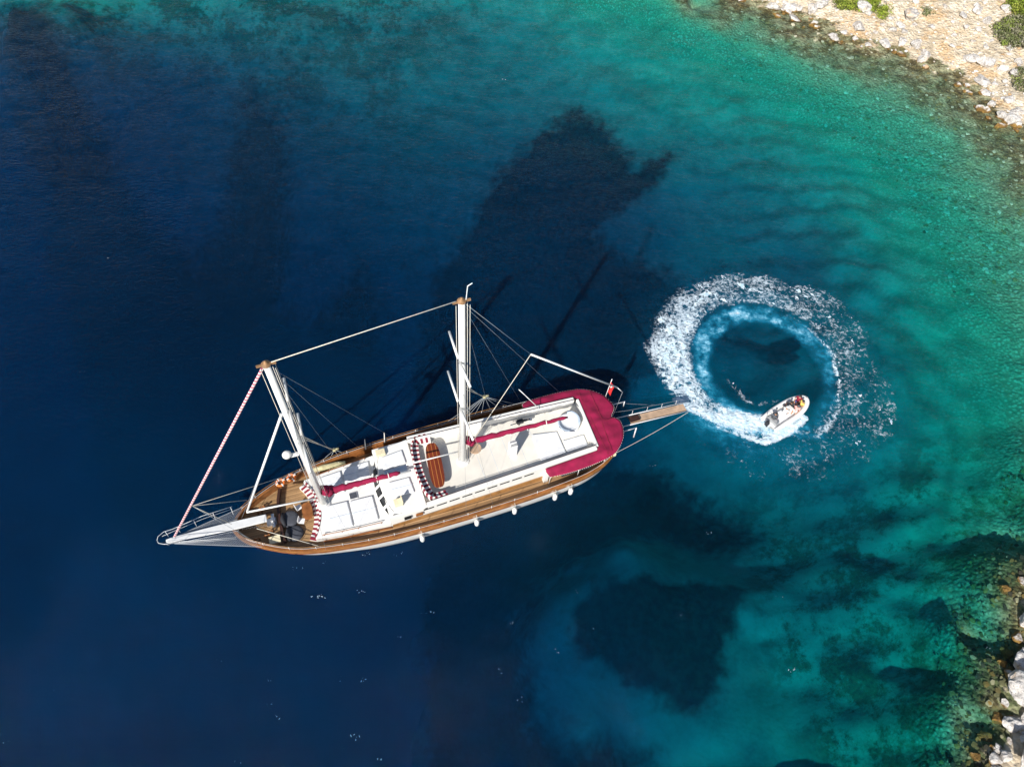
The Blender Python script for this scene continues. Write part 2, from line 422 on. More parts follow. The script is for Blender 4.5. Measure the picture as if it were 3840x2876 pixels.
m, N, L, P = nt('seabed and rocky shore')
P.inputs['Roughness'].default_value = .9
def mk(t, **k):
    n = N.new(t)
    for a, b in k.items(): setattr(n, a, b)
    return n
geo = mk('ShaderNodeNewGeometry'); sp = mk('ShaderNodeSeparateXYZ'); L.new(geo.outputs['Position'], sp.inputs[0])
def noise(sc, det=6, vec=None, rough=.55):
    n = mk('ShaderNodeTexNoise'); n.inputs['Scale'].default_value = sc; n.inputs['Detail'].default_value = det; n.inputs['Roughness'].default_value = rough
    L.new(vec or geo.outputs['Position'], n.inputs['Vector']); return n.outputs['Fac']
def ramp(fac, *st):
    r = mk('ShaderNodeValToRGB'); e = r.color_ramp.elements
    while len(e) < len(st): e.new(.5)
    for q, (p_, c_) in zip(e, st): q.position = p_; q.color = (*c_, 1) if len(c_) == 3 else c_
    L.new(fac, r.inputs['Fac']); return r.outputs['Color']
def mixc(f, a, b):
    x = mk('ShaderNodeMix', data_type='RGBA')
    if hasattr(f, 'links') or not isinstance(f, float): L.new(f, x.inputs['Factor'])
    else: x.inputs['Factor'].default_value = f
    for s_, i_ in ((a, 'A'), (b, 'B')):
        if isinstance(s_, tuple): x.inputs[i_].default_value = (*s_, 1)
        else: L.new(s_, x.inputs[i_])
    return x.outputs['Result']
def mrange(v, a, b, c=0., d=1.):
    n = mk('ShaderNodeMapRange'); n.interpolation_type = 'SMOOTHSTEP'
    for i_, q in zip(('From Min', 'From Max', 'To Min', 'To Max'), (a, b, c, d)): n.inputs[i_].default_value = q
    L.new(v, n.inputs[0]); return n.outputs[0]
def mth(op, a, b=None):
    n = mk('ShaderNodeMath', operation=op)
    for i_, q in enumerate((a, b)):
        if q is None: continue
        if isinstance(q, (int, float)): n.inputs[i_].default_value = q
        else: L.new(q, n.inputs[i_])
    return n.outputs[0]
# land colours: pale limestone, orange earth
lime = ramp(noise(.9, 8), (.25, (.32, .26, .18)), (.5, (.58, .50, .39)), (.75, (.78, .74, .66)))
soil = ramp(noise(2.2, 6), (.3, (.44, .29, .15)), (.7, (.64, .50, .34)))
earth = mrange(noise(.16, 6, rough=.7), .50, .60)
land = mixc(earth, lime, soil)
vo = mk('ShaderNodeTexVoronoi'); vo.inputs['Scale'].default_value = 2.1; L.new(geo.outputs['Position'], vo.inputs['Vector'])
stone = mrange(vo.outputs['Distance'], .28, .20)
speck = mth('MULTIPLY', stone, mrange(noise(.8, 3), .48, .6))
land = mixc(speck, land, (.78, .75, .70))
# tide zone and shallows
wet = ramp(noise(1.6, 6, rough=.7), (.25, (.022, .016, .008)), (.47, (.075, .058, .018)), (.62, (.18, .14, .05)), (.8, (.30, .26, .14)))
vo2 = mk('ShaderNodeTexVoronoi'); vo2.inputs['Scale'].default_value = 2.9; vo2.inputs['Randomness'].default_value = 1.0; L.new(geo.outputs['Position'], vo2.inputs['Vector'])
cob = mixc(mrange(vo2.outputs['Distance'], .15, .62), ramp(noise(2.8, 3), (.3, (.36, .37, .22)), (.7, (.60, .57, .38))), (.22, .23, .13))
zz = mth('ADD', sp.outputs[2], mth('MULTIPLY', mth('SUBTRACT', noise(.55, 5), .5), 1.6))
shallow = mixc(mrange(zz, -1.2, -.25), cob, wet)
sand = ramp(noise(.30, 8, rough=.72), (.28, (.26, .28, .17)), (.52, (.46, .46, .28)), (.75, (.60, .58, .37)))
shallow = mixc(mrange(noise(.5, 7, rough=.75), .44, .60), shallow, ramp(noise(5.0, 3), (.3, (.18, .19, .10)), (.7, (.42, .41, .25))))
rb_ = mk('ShaderNodeAttribute', attribute_name='ripple_light')  # rippled light over the seabed, painted into the sand as darker bands
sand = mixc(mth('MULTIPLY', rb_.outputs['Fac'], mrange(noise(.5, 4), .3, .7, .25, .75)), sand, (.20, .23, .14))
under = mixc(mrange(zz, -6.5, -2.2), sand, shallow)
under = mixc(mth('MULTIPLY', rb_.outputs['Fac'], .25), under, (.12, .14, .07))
at = mk('ShaderNodeAttribute', attribute_name='weed')
am = mk('ShaderNodeAttribute', attribute_name='mottle')
under = mixc(mth('MULTIPLY', mrange(mth('ADD', mth('MULTIPLY', noise(.23, 3), .5), mth('MULTIPLY', noise(.8, 8, rough=.75), .5)), .44, .56), am.outputs['Fac']), under, ramp(noise(2.5, 4), (.3, (.045, .065, .028)), (.7, (.15, .18, .07))))
under = mixc(mrange(mth('ADD', at.outputs['Fac'], mth('MULTIPLY', mth('SUBTRACT', noise(.9, 5), .5), .5)), .25, .75), under,
             ramp(noise(1.5, 4), (.35, (.010, .016, .010)), (.68, (.050, .068, .036))))
lsc = mk('ShaderNodeVectorMath', operation='MULTIPLY'); L.new(land, lsc.inputs[0]); lsc.inputs[1].default_value = (.98, .95, .89)
col = mixc(mrange(zz, .18, .42), under, lsc.outputs[0])
L.new(col, P.inputs['Base Color'])
bp = mk('ShaderNodeBump'); L.new(mrange(sp.outputs[2], -4.5, -1.0, .18, 1.0), bp.inputs['Strength']); bp.inputs['Distance'].default_value = .30
L.new(mth('ADD', mth('MULTIPLY', vo2.outputs['Distance'], -.5), mth('ADD', noise(1.1, 9, rough=.65), mth('MULTIPLY', vo.outputs['Distance'], -.35))), bp.inputs['Height'])
L.new(bp.outputs[0], P.inputs['Normal'])
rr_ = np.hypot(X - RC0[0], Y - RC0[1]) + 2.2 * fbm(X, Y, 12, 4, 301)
ripple_light = sstep(.1, .9, np.sin(2 * np.pi * rr_ / 3.1)) * sstep(14, 19, rr_) * (1 - sstep(58, 75, rr_)) * sstep(22, 32, X) * sstep(20, 34, Y)
gnd = npmesh('seabed_and_shore', np.stack([X, Y, Z], 1), F, [m], True, {'weed': ('POINT', 'FLOAT', gr), 'ripple_light': ('POINT', 'FLOAT', ripple_light), 'mottle': ('POINT', 'FLOAT', np.clip(.95 * east + .30 * sstep(1, 4, d0) * (1 - sstep(7, 11, d0)) + .6 * sstep(78, 100, Y) * (1 - sstep(-30, 0, X)), 0, .95))})
gnd.name = 'ground'; gnd['kind'] = 'structure'; gnd['label'] = 'rocky shore running down into the sea bed'

# ------------------------------------------------------------------ the sea
RC = np.array([24.4, 40.1])
def polar(x, y):
    return np.hypot(x - RC[0], y - RC[1]), np.degrees(np.arctan2(y - RC[1], x - RC[0]))
def lerp_ang(tab, a):
    t = sorted(tab); A = [q[0] for q in t]; Vv = [q[1] for q in t]
    A = [A[-1] - 360] + A + [A[0] + 360]; Vv = [Vv[-1]] + Vv + [Vv[0]]
    return np.interp(a, A, Vv)
MIST_IN = [(20, 5.2), (71, 5.8), (98, 6.1), (136, 5.8), (165, 5.7), (-166, 6.1), (-144, 6.2), (-125, 6.0), (-100, 5.4), (-45, 5.6), (-63, 6.6), (0, 5.2)]
MIST_OUT = [(24, 7.0), (54, 7.3), (85, 7.6), (116, 7.7), (148, 7.3), (178, 7.2), (-157, 7.4), (-137, 7.4), (-110, 7.6), (-85, 7.0), (-33, 6.8), (-65, 8.2), (0, 6.6)]
MIST_A = [(20, .55), (54, .8), (85, .95), (116, .95), (148, .85), (178, .8), (-157, .75), (-137, .8), (-115, .95), (-95, .9), (-75, .5), (-60, .34), (-33, .34), (0, .42)]
def aer(x, y):
    r, a = polar(x, y)
    r = r + .35 * fbm(x, y, 2.0, 4, 91)
    i, o, s = lerp_ang(MIST_IN, a), lerp_ang(MIST_OUT, a), lerp_ang(MIST_A, a)
    q = s * sstep(i - .7, i + .5, r) * (1 - sstep(o - .5, o + .9, r)) * (.70 + .80 * fbm(x, y, 2.2, 5, 93))
    # soft clouded water lying under the outer foam
    q2 = .26 * sstep(o - .5, o + 1, r) * (1 - sstep(9.5, 12, r)) * lerp_ang([(60, .4), (100, .55), (150, .8), (180, 1), (-150, 1), (-120, .9), (-90, .6), (-45, .35), (0, .3)], a)
    q3 = .07 * (1 - sstep(11, 16, r)) * sstep(6, 8, r)
    q4 = .5 * np.exp(-((x - 20.5) ** 2 / 9 + (y - 33.6) ** 2 / 1.2))
    return np.clip(np.maximum(q, np.maximum(q2, q3)) * (.85 + .5 * fbm(x, y, .8, 3, 95)) + q4, 0, 1)
def foam_density(X, Y):
    r, a = polar(X, Y)
    rw = r + .5 * fbm(X, Y, 2.5, 3, 201)
    o = lerp_ang([(12, 11.6), (33, 13.0), (47, 13.6), (65, 13.8), (88, 13.0), (106, 12.8), (124, 12.6), (143, 12.4), (169, 12.1), (-176, 11.7), (-160, 11.1), (-153, 10.6),
                  (-143, 10.0), (-130, 9.3), (-108, 8.8), (-100, 8.3), (-84, 7.4), (-66, 8.5), (-46, 8.3), (-20, 10.5)], a)
    i = lerp_ang([(0, 6.2), (20, 6.2), (47, 7.6), (69, 8.0), (91, 8.2), (120, 8.2), (141, 7.9), (164, 7.4), (-167, 7.3), (-143, 7.0), (-127, 6.3), (-108, 5.6), (-90, 5.6), (-66, 7.0), (-46, 6.4), (-20, 6.2)], a)
    k = lerp_ang([(0, .44), (20, .47), (47, .54), (69, .60), (91, .64), (120, .67), (141, .72), (164, .84), (-167, .86), (-143, .80), (-127, .92), (-108, .95), (-95, .85), (-66, .54), (-40, .50)], a)
    den = k * sstep(i - .5, i + .5, rw) * (1 - sstep(o - 1.3, o + .6, rw) * .9) * (rw < o + .6)
    # bright rim on the right side where the old core still breaks
    rim = lerp_ang([(0, 6.7), (24, 6.9), (54, 7.4), (-33, 7.0), (-65, 8.0), (80, 7.6), (180, 7)], a)
    rk = lerp_ang([(-80, .0), (-62, .75), (-30, .72), (0, .80), (24, .78), (50, .6), (75, .35), (95, 0), (180, 0), (-120, 0)], a)
    den = np.maximum(den, rk * np.exp(-((rw - rim) / .42) ** 2))
    # loose streaks further out
    fo = lerp_ang([(-20, 12.9), (-4, 12.5), (10, 11.5), (-38, 12.3), (-59, 12.6), (-81, 12.7), (-92, 12.2), (-109, 13.2), (-122, 13.2), (-136, 12.2), (-150, 10.5), (60, 13.9), (180, 11)], a)
    fk = lerp_ang([(-20, .47), (-4, .47), (20, .38), (40, 0), (-38, .44), (-59, .42), (-81, .38), (-109, .30), (-130, .24), (-150, 0), (180, 0), (60, 0)], a)
    den = np.maximum(den, fk * sstep(6.5, 8, rw) * (1 - sstep(fo - 1.2, fo + .3, rw)))
    # inner specks left of the boat
    sp_ = lerp_ang([(172, 4.4), (-148, 4.4), (-125, 4.5), (-103, 4.2), (-80, 3.6), (0, 0)], a)
    sk = lerp_ang([(150, 0), (175, .30), (-150, .50), (-125, .66), (-103, .60), (-80, .4), (-60, 0), (0, 0)], a)
    den = np.maximum(den, sk * np.exp(-((rw - sp_) / .42) ** 2))
    # solid wash behind the tender
    def seg(p0, p1, w0, w1, s0, s1, d):
        p0 = np.array(p0); p1 = np.array(p1); ab = p1 - p0
        t = np.clip(((X - p0[0]) * ab[0] + (Y - p0[1]) * ab[1]) / (ab @ ab), 0, 1)
        dd = np.hypot(X - p0[0] - t * ab[0], Y - p0[1] - t * ab[1])
        return (s0 + (s1 - s0) * t) * np.exp(-(dd / (w0 + (w1 - w0) * t)) ** 4)
    def P6(x, y): return W(2350 + x * .5732, 950 + y * .5732)[:2]
    for (q0, q1, w0, w1, s0, s1) in (((930, 1105), (760, 1090), .75, .85, 1.5, 1.3), ((760, 1090), (620, 1080), .85, .8, 1.3, 1.15), ((620, 1090), (480, 1030), .75, .8, 1.15, 1.0),
                                     ((480, 1040), (330, 960), .6, .6, 1.05, .9), ((1150, 1080), (1030, 1170), .55, .6, 1.4, 1.3), ((1030, 1170), (900, 1230), .6, .5, 1.3, 1.3),
                                     ((900, 1232), (780, 1200), .42, .35, 1.2, .9), ((780, 1200), (600, 1140), .3, .3, .9, .7), ((960, 1180), (800, 1150), .5, .6, .75, .7)):
        den = np.maximum(den, seg(P6(*q0), P6(*q1), w0, w1, s0, s1, 0))
    return den
wx = axis(-92, 92, .5, 3000); wy = axis(-8, 140, .5, 3000)
fx = np.arange(8, 42, .18); fy = np.arange(24, 57, .18)
wx = np.array(sorted(set(np.round(np.r_[wx[(wx < 7.8) | (wx > 42)], fx], 3)))); wy = np.array(sorted(set(np.round(np.r_[wy[(wy < 23.8) | (wy > 57)], fy], 3))))
X, Y, F = gridmesh(wx, wy)
dep = np.clip(-ground_z(X, Y), 0, 60)
Zw = .05 * fbm(X, Y, 6, 3, 101) * (1 - sstep(150, 300, np.hypot(X, Y)))
m, N, L, P = nt('sea water')
N.remove(P)
out = N['Material Output']
geo = mk('ShaderNodeNewGeometry')
da = mk('ShaderNodeAttribute', attribute_name='water_depth'); aa = mk('ShaderNodeAttribute', attribute_name='bubbles')
KC = (.60, .062, .037)
def expo(k):
    return mth('EXPONENT', mth('MULTIPLY', da.outputs['Fac'], -k))
cc = mk('ShaderNodeCombineXYZ'); c2 = mk('ShaderNodeCombineXYZ')
for i_, k in enumerate(KC):
    e = expo(k); L.new(e, cc.inputs[i_])
    L.new(mth('SUBTRACT', 1.0, expo((.5, .10, .036)[i_])), c2.inputs[i_])
scat = mk('ShaderNodeVectorMath', operation='MULTIPLY'); scat.inputs[0].default_value = (.0, .0102, .042); L.new(c2.outputs[0], scat.inputs[1])
big = noise(.035, 4)
sc2 = mk('ShaderNodeVectorMath', operation='SCALE'); L.new(scat.outputs[0], sc2.inputs[0]); L.new(mrange(big, .3, .7, .80, 1.25), sc2.inputs['Scale'])
bub = mth('MULTIPLY', aa.outputs['Fac'], mrange(noise(1.6, 7, rough=.7),   .2, .75, .30, 1.35))
bubc = ramp(bub, (0., (.0, .10, .20)), (.35, (.02, .27, .45)), (.7, (.22, .50, .66)), (1., (.62, .74, .82)))
ffa = mk('ShaderNodeAttribute', attribute_name='foam_cover')
wv = mk('ShaderNodeVectorMath', operation='ADD'); L.new(geo.outputs['Position'], wv.inputs[0])
wn2 = mk('ShaderNodeTexNoise'); wn2.inputs['Scale'].default_value = .9; wn2.inputs['Detail'].default_value = 4; L.new(geo.outputs['Position'], wn2.inputs['Vector'])
wsc = mk('ShaderNodeVectorMath', operation='SCALE'); L.new(wn2.outputs['Color'], wsc.inputs[0]); wsc.inputs['Scale'].default_value = 1.6; L.new(wsc.outputs[0], wv.inputs[1])
def ridge(sc):
    return mth('SUBTRACT', 1.0, mth('MULTIPLY', mth('ABSOLUTE', mth('SUBTRACT', noise(sc, 4, wv.outputs[0], .6), .5)), 7.0))
lace = mth('ADD', mth('MAXIMUM', ridge(.75), ridge(1.7)), mth('MULTIPLY', mth('SUBTRACT', noise(2.6, 5, None, .7), .5), 2.2))
lace = mth('ADD', lace, mth('MULTIPLY', mth('SUBTRACT', noise(.45, 3), .5), 1.4))
fmask = mth('MULTIPLY', mrange(mth('ADD', lace, mth('MULTIPLY', ffa.outputs['Fac'], 1.6)), 1.56, 2.46), mrange(ffa.outputs['Fac'], .03, .22))
fmask = mth('MULTIPLY', fmask, .85)
dcol = mixc(mth('MINIMUM', mth('MULTIPLY', bub, 1.5), 1.0), (0., 0., 0.), bubc)
dcol = mixc(fmask, dcol, (.66, .76, .84))
cover = mth('MAXIMUM', mth('MINIMUM', mth('MULTIPLY', bub, 1.3), 1.0), fmask)
tcol = mk('ShaderNodeVectorMath', operation='SCALE'); L.new(cc.outputs[0], tcol.inputs[0])
L.new(mth('SUBTRACT', 1.0, cover), tcol.inputs['Scale'])
sc3 = mk('ShaderNodeVectorMath', operation='SCALE'); L.new(sc2.outputs[0], sc3.inputs[0]); L.new(mth('SUBTRACT', 1.0, cover), sc3.inputs['Scale'])
sss = mk('ShaderNodeSubsurfaceScattering', falloff='RANDOM_WALK'); L.new(sc3.outputs[0], sss.inputs['Color']); sss.inputs['Scale'].default_value = 2.5
sss.inputs['Radius'].default_value = (.6, .9, 1.0)
# ripples
mp = mk('ShaderNodeMapping'); mp.inputs['Rotation'].default_value = (0, 0, R(20)); mp.inputs['Scale'].default_value = (.75, 1.5, 1); L.new(geo.outputs['Position'], mp.inputs[0])
h = mth('ADD', mth('MULTIPLY', noise(1.9, 6, mp.outputs[0], .65), .7), mth('MULTIPLY', noise(.3, 3, mp.outputs[0]), .7))
bp = mk('ShaderNodeBump'); bp.inputs['Strength'].default_value = .85; bp.inputs['Distance'].default_value = .27; L.new(h, bp.inputs['Height'])
tr = mk('ShaderNodeBsdfTransparent'); L.new(tcol.outputs[0], tr.inputs[0])
df = mk('ShaderNodeBsdfDiffuse'); L.new(dcol, df.inputs[0]); L.new(bp.outputs[0], df.inputs['Normal'])
ad0 = mk('ShaderNodeAddShader'); L.new(sss.outputs[0], ad0.inputs[0]); L.new(df.outputs[0], ad0.inputs[1])
ad = mk('ShaderNodeAddShader'); L.new(tr.outputs[0], ad.inputs[0]); L.new(ad0.outputs[0], ad.inputs[1])
gl = mk('ShaderNodeBsdfGlossy'); gl.inputs['Roughness'].default_value = .05; L.new(bp.outputs[0], gl.inputs['Normal'])
fr = mk('ShaderNodeFresnel'); fr.inputs['IOR'].default_value = 1.33; L.new(bp.outputs[0], fr.inputs['Normal'])
ms = mk('ShaderNodeMixShader'); L.new(mth('MULTIPLY', fr.outputs[0], .38), ms.inputs[0]); L.new(ad.outputs[0], ms.inputs[1]); L.new(gl.outputs[0], ms.inputs[2])
L.new(ms.outputs[0], out.inputs['Surface'])
sea = npmesh('water', np.stack([X, Y, Zw], 1), F, [m], True, {'water_depth': ('POINT', 'FLOAT', dep), 'bubbles': ('POINT', 'FLOAT', aer(X, Y)), 'foam_cover': ('POINT', 'FLOAT', foam_density(X, Y))})
sea['kind'] = 'structure'; sea['label'] = 'clear sea of the cove going from turquoise shallows to deep blue'

# ------------------------------------------------------------------ foam thrown up by the circling boat: flecks lying on the sea
def foam_mesh():
    st = .05
    xs = np.arange(8, 42, st); ys = np.arange(24, 57, st)
    X, Y = np.meshgrid(xs, ys)
    r, a = polar(X, Y); den = foam_density(X, Y) - .19
    # texture: lacy threads and clots, stretched along the circle
    th = np.radians(a); wob = .45 * fbm(X, Y, 1.4, 3, 211)
    u = th * 8.5 + wob; v = r + .5 * fbm(X, Y, 1.1, 3, 213)
    seam = sstep(150, 172, np.abs(a))                          # the polar seam is hidden with plain coordinates
    def pol(su, sv, oc, s):
        q = fbm(u / su, v / sv, 1.0, oc, s); w_ = fbm(X / sv + 9, Y / su, 1.0, oc, s + 50)
        return q * (1 - seam) + w_ * seam
    n1 = pol(1.25, .75, 4, 221)
    rid = 1 - np.abs(pol(1.5, .95, 4, 231)) * 3.4
    rid2 = 1 - np.abs(fbm(X - wob, Y + wob, .62, 3, 236)) * 3.2
    n2 = fbm(X, Y, .26, 3, 241)
    big = fbm(X, Y, 2.8, 3, 251)
    tex = .46 + .48 * n1 + .32 * (rid - .5) + .16 * (rid2 - .5) + .12 * n2 + .38 * big
    on = tex > (1.15 - den * .92)
    on &= den > .03
    on &= ~((X > 38) & (den < .1))
    j, i_ = np.nonzero(on)
    idx = -np.ones((X.shape[0] + 1, X.shape[1] + 1), np.int64)
    used = np.zeros_like(idx, bool)
    for dj in (0, 1):
        for di in (0, 1): used[j + dj, i_ + di] = True
    idx[used] = np.arange(used.sum())
    vj, vi = np.nonzero(used)
    jx = (gnoise(vi * .71, vj * .71, 261)) * st * .8; jy = (gnoise(vi * .71, vj * .71, 271)) * st * .8
    vx = xs[0] + vi * st + jx; vy = ys[0] + vj * st + jy
    dn = np.pad(den, ((0, 1), (0, 1)), mode='edge')[vj, vi]; tx = np.pad(tex, ((0, 1), (0, 1)), mode='edge')[vj, vi]
    vz = .10 + .05 * fbm(vx, vy, .3, 3, 281) + .10 * np.clip(dn - .8, 0, 1)
    F = np.stack([idx[j, i_], idx[j, i_ + 1], idx[j + 1, i_ + 1], idx[j + 1, i_]], 1)
    return np.stack([vx, vy, vz], 1), F
V, F = foam_mesh()
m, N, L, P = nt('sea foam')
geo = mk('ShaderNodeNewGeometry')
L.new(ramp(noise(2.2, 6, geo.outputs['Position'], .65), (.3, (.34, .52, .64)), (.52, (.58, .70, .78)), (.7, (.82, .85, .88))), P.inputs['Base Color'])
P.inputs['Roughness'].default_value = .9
fo = npmesh('foam', V, F, [m], False)
tag(fo, 'ring of white foam churned up by the circling inflatable boat', 'foam', kind='stuff')

# sun glints on the ripples, put in as white flecks scattered on the open water
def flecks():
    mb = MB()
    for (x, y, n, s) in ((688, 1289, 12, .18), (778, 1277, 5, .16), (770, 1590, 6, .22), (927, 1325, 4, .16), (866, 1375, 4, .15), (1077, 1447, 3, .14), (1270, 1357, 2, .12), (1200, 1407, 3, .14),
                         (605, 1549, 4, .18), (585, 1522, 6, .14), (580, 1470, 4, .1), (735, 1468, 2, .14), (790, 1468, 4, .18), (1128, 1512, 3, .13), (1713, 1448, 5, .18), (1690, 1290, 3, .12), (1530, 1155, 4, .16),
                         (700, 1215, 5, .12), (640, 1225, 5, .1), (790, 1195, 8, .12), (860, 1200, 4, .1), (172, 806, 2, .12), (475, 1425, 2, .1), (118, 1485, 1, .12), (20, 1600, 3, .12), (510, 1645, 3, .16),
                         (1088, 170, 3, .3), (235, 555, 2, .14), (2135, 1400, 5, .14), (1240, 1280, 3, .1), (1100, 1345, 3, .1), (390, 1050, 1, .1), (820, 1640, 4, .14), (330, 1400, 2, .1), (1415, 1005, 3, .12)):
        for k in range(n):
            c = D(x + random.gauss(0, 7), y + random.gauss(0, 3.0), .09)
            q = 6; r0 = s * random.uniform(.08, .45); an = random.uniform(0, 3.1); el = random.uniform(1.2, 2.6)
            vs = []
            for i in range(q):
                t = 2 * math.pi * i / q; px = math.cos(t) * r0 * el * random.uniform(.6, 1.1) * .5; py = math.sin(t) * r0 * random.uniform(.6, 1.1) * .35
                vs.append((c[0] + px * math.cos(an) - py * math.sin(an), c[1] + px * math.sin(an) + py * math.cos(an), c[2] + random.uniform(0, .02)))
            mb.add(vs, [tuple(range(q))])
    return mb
fl = flecks().build('glint_flecks', m)
fl.name = 'foam'; tag(fl, 'tiny white flecks painting sun glints on the open blue water', 'foam flecks', kind='stuff')

# ------------------------------------------------------------------ rocks
def ico(sub):
    bm = bmesh.new(); bmesh.ops.create_icosphere(bm, subdivisions=sub, radius=1)
    V = np.array([v.co[:] for v in bm.verts]); F = np.array([[v.index for v in f.verts] for f in bm.faces]); bm.free(); return V, F
def rock_shape(sub, seed, flat=.6, cuts=16):
    V, F = ico(sub); r_ = np.random.default_rng(seed)
    for _ in range(cuts):
        n = r_.normal(size=3); n /= np.linalg.norm(n); d = r_.uniform(.42, .8)
        s_ = V @ n - d; V = V - np.where(s_ > 0, s_, 0)[:, None] * n * .95
    V = V * (1 + .07 * (.5 - np.abs(gnoise(V[:, 0] * 3.1 + V[:, 2] * 2, V[:, 1] * 3.1 + seed, seed + 9)))[:, None] + .13 * gnoise(V[:, 0] * 2.3 + seed, V[:, 1] * 2.3 + V[:, 2] * 1.7, seed)[:, None] + .05 * gnoise(V[:, 0] * 6 + seed, V[:, 2] * 6 + V[:, 1] * 4, seed + 3)[:, None])
    V[:, 2] *= flat; return V, F
m, N, L, P = nt('limestone')
P.inputs['Roughness'].default_value = .9
geo = mk('ShaderNodeNewGeometry'); sp = mk('ShaderNodeSeparateXYZ'); L.new(geo.outputs['Position'], sp.inputs[0])
c_ = ramp(noise(1.9, 8, rough=.7), (.25, (.16, .13, .10)), (.40, (.44, .40, .36)), (.56, (.66, .63, .60)), (.75, (.80, .78, .77)))
c_ = mixc(mrange(noise(.45, 5), .56, .72), c_, (.62, .42, .24))
c_ = mixc(mrange(noise(7.0, 3), .62, .70), c_, (.12, .10, .08))
wetc = ramp(noise(2.6, 6, rough=.7), (.25, (.035, .02, .008)), (.5, (.20, .11, .025)), (.75, (.38, .25, .06)))
zz = mth('ADD', sp.outputs[2], mth('MULTIPLY', mth('SUBTRACT', noise(1.0, 5), .5), 1.1))
L.new(mixc(mrange(zz, .22, .42), wetc, c_), P.inputs['Base Color'])
bp = mk('ShaderNodeBump'); bp.inputs['Strength'].default_value = 1; bp.inputs['Distance'].default_value = .30
L.new(noise(2.4, 9, rough=.68), bp.inputs['Height']); L.new(bp.outputs[0], P.inputs['Normal'])
LIME = m
rock_me = []
for k in range(9):
    V, F = rock_shape(4, 40 + k, random.uniform(.5, .8))
    o = npmesh('boulder', V, F, [LIME], False); rock_me.append(o.data); bpy.data.objects.remove(o)
def shore_z(x, y): return float(ground_z(np.array([x]), np.array([y]))[0])
def boulder(x, y, s, label, group=None, sq=None, sink=.25, dz=0, rz=None):
    o = bpy.data.objects.new('boulder', random.choice(rock_me)); COL.objects.link(o)
    sq = sq or (random.uniform(.8, 1.35), random.uniform(.75, 1.1), random.uniform(.8, 1.1))
    o.scale = (s * sq[0], s * sq[1], s * sq[2]); o.rotation_euler = (random.uniform(-.25, .25), random.uniform(-.25, .25), random.uniform(0, 6.28) if rz is None else rz)
    o.location = (x, y, shore_z(x, y) + s * (.45 - sink) + dz)
    tag(o, label, 'rock', group); return o
G1 = 'limestone boulders along the far rocky shore'
G2 = 'limestone boulders on the near rocky point'
def E8(x, y, z=1.0): return W(2740 + x * .4973, 0 + y * .4973, z)[:2]
def E9(x, y, z=1.0): return W(3300 + x * .5889, 1900 + y * .5889, z)[:2]
big = [(960, 90, 1.7, 'tall white boulder on orange earth just below the green scrub at the top edge'),
       (2140, 520, 1.5, 'white squared boulder beside the smaller pair of scrub bushes, upper of two touching blocks'),
       (2125, 585, 1.4, 'white squared boulder touching the block above it, lower of the two blocks'),
       (2060, 430, 1.2, 'rounded white boulder left of a cluster, near the right edge of the slope'),
       (2140, 405, 1.3, 'rounded white boulder at the top of the cluster by the grey green bush'),
       (1810, 440, 2.3, 'broad grey white slab lying in the middle of the far slope'),
       (1260, 345, 1.0, 'lone pale rounded boulder standing at the brown waterline'),
       (1400, 340, 1.6, 'broad pale boulder at the upper edge of the brown wet rocks'),
       (1740, 595, 1.0, 'pointed pale rock jutting from the shore over the dark water edge'),
       (1950, 790, 1.1, 'small isolated pale rock standing in the dark shallows'),
       (1970, 320, 1.1, 'elongated white rock left of the grey green bush'),
       (1375, 212, .8, 'small white boulder alone on the orange earth'),
       (1820, 150, 1.3, 'long tilted white rock high on the far slope'),
       (1210, 230, 1.2, 'white rock with a dark pit beside it on the pale shore'),
       (2170, 830, 2.0, 'big pale rock cut by the right edge above the shallows'),
       (1050, 310, 1.2, 'pale rock jutting over the brown weed left of the lone boulder'),
       (320, 20, 1.7, 'pitted grey white rock at the far left end of the shore'),
       (620, 60, 2.5, 'large pale slab of bedrock at the left end of the far shore'),
       (470, 30, 2.0, 'pale ledge between the pitted rock and the large slab')]
for x, y, s, lb in big:
    p = E8(x, y); boulder(p[0], p[1], s * .62, lb)
near = [(905, 720, 1.3, 'light grey rock at the top of the near point'), (850, 820, .7, 'ochre stained low rock between weed and shadow'), (800, 905, .8, 'small pinkish rock at the water edge with brown weed around it'),
        (880, 985, 1.25, 'white jagged rock between two dark gaps'), (790, 1070, .6, 'low blue grey stone at the foot of the biggest rock'),
        (880, 1200, 1.9, 'biggest white rock of the near point with a sunlit rounded face'), (800, 1165, .8, 'pointed white rock leaning on the left side of the biggest one'), (815, 1375, 1.0, 'rounded white rock below the biggest one, edged by orange lichen'),
        (890, 1340, .9, 'tan streaked rock right of the rounded white one'), (905, 1560, 2.0, 'pale cracked rock filling the bottom corner'), (750, 1240, .55, 'orange brown weedy rock at the water edge'), (740, 1590, .6, 'yellow brown submerged rock at the bottom')]
for x, y, s, lb in near:
    p = E9(x, y, .8 if s > 1 else .4); boulder(p[0] + .55, p[1], s * .85, lb, sink=.15)
cnt = 0; tries = 0
while cnt < 150 and tries < 20000:
    tries += 1
    q = D(random.uniform(1600, 2230), random.uniform(-30, 300)); x, y = q[0], q[1]
    d_ = float(depth0(np.array([x]), np.array([y]))[0])
    if d_ > .15 or d_ < -7 or random.random() > math.exp(d_ / 2.2) + .05: continue
    s = min(1.5, .30 + random.expovariate(2.6))
    boulder(x, y, s, 'small pale limestone boulder, one of many alike on the far rocky shore', G1); cnt += 1
cnt = 0; tries = 0
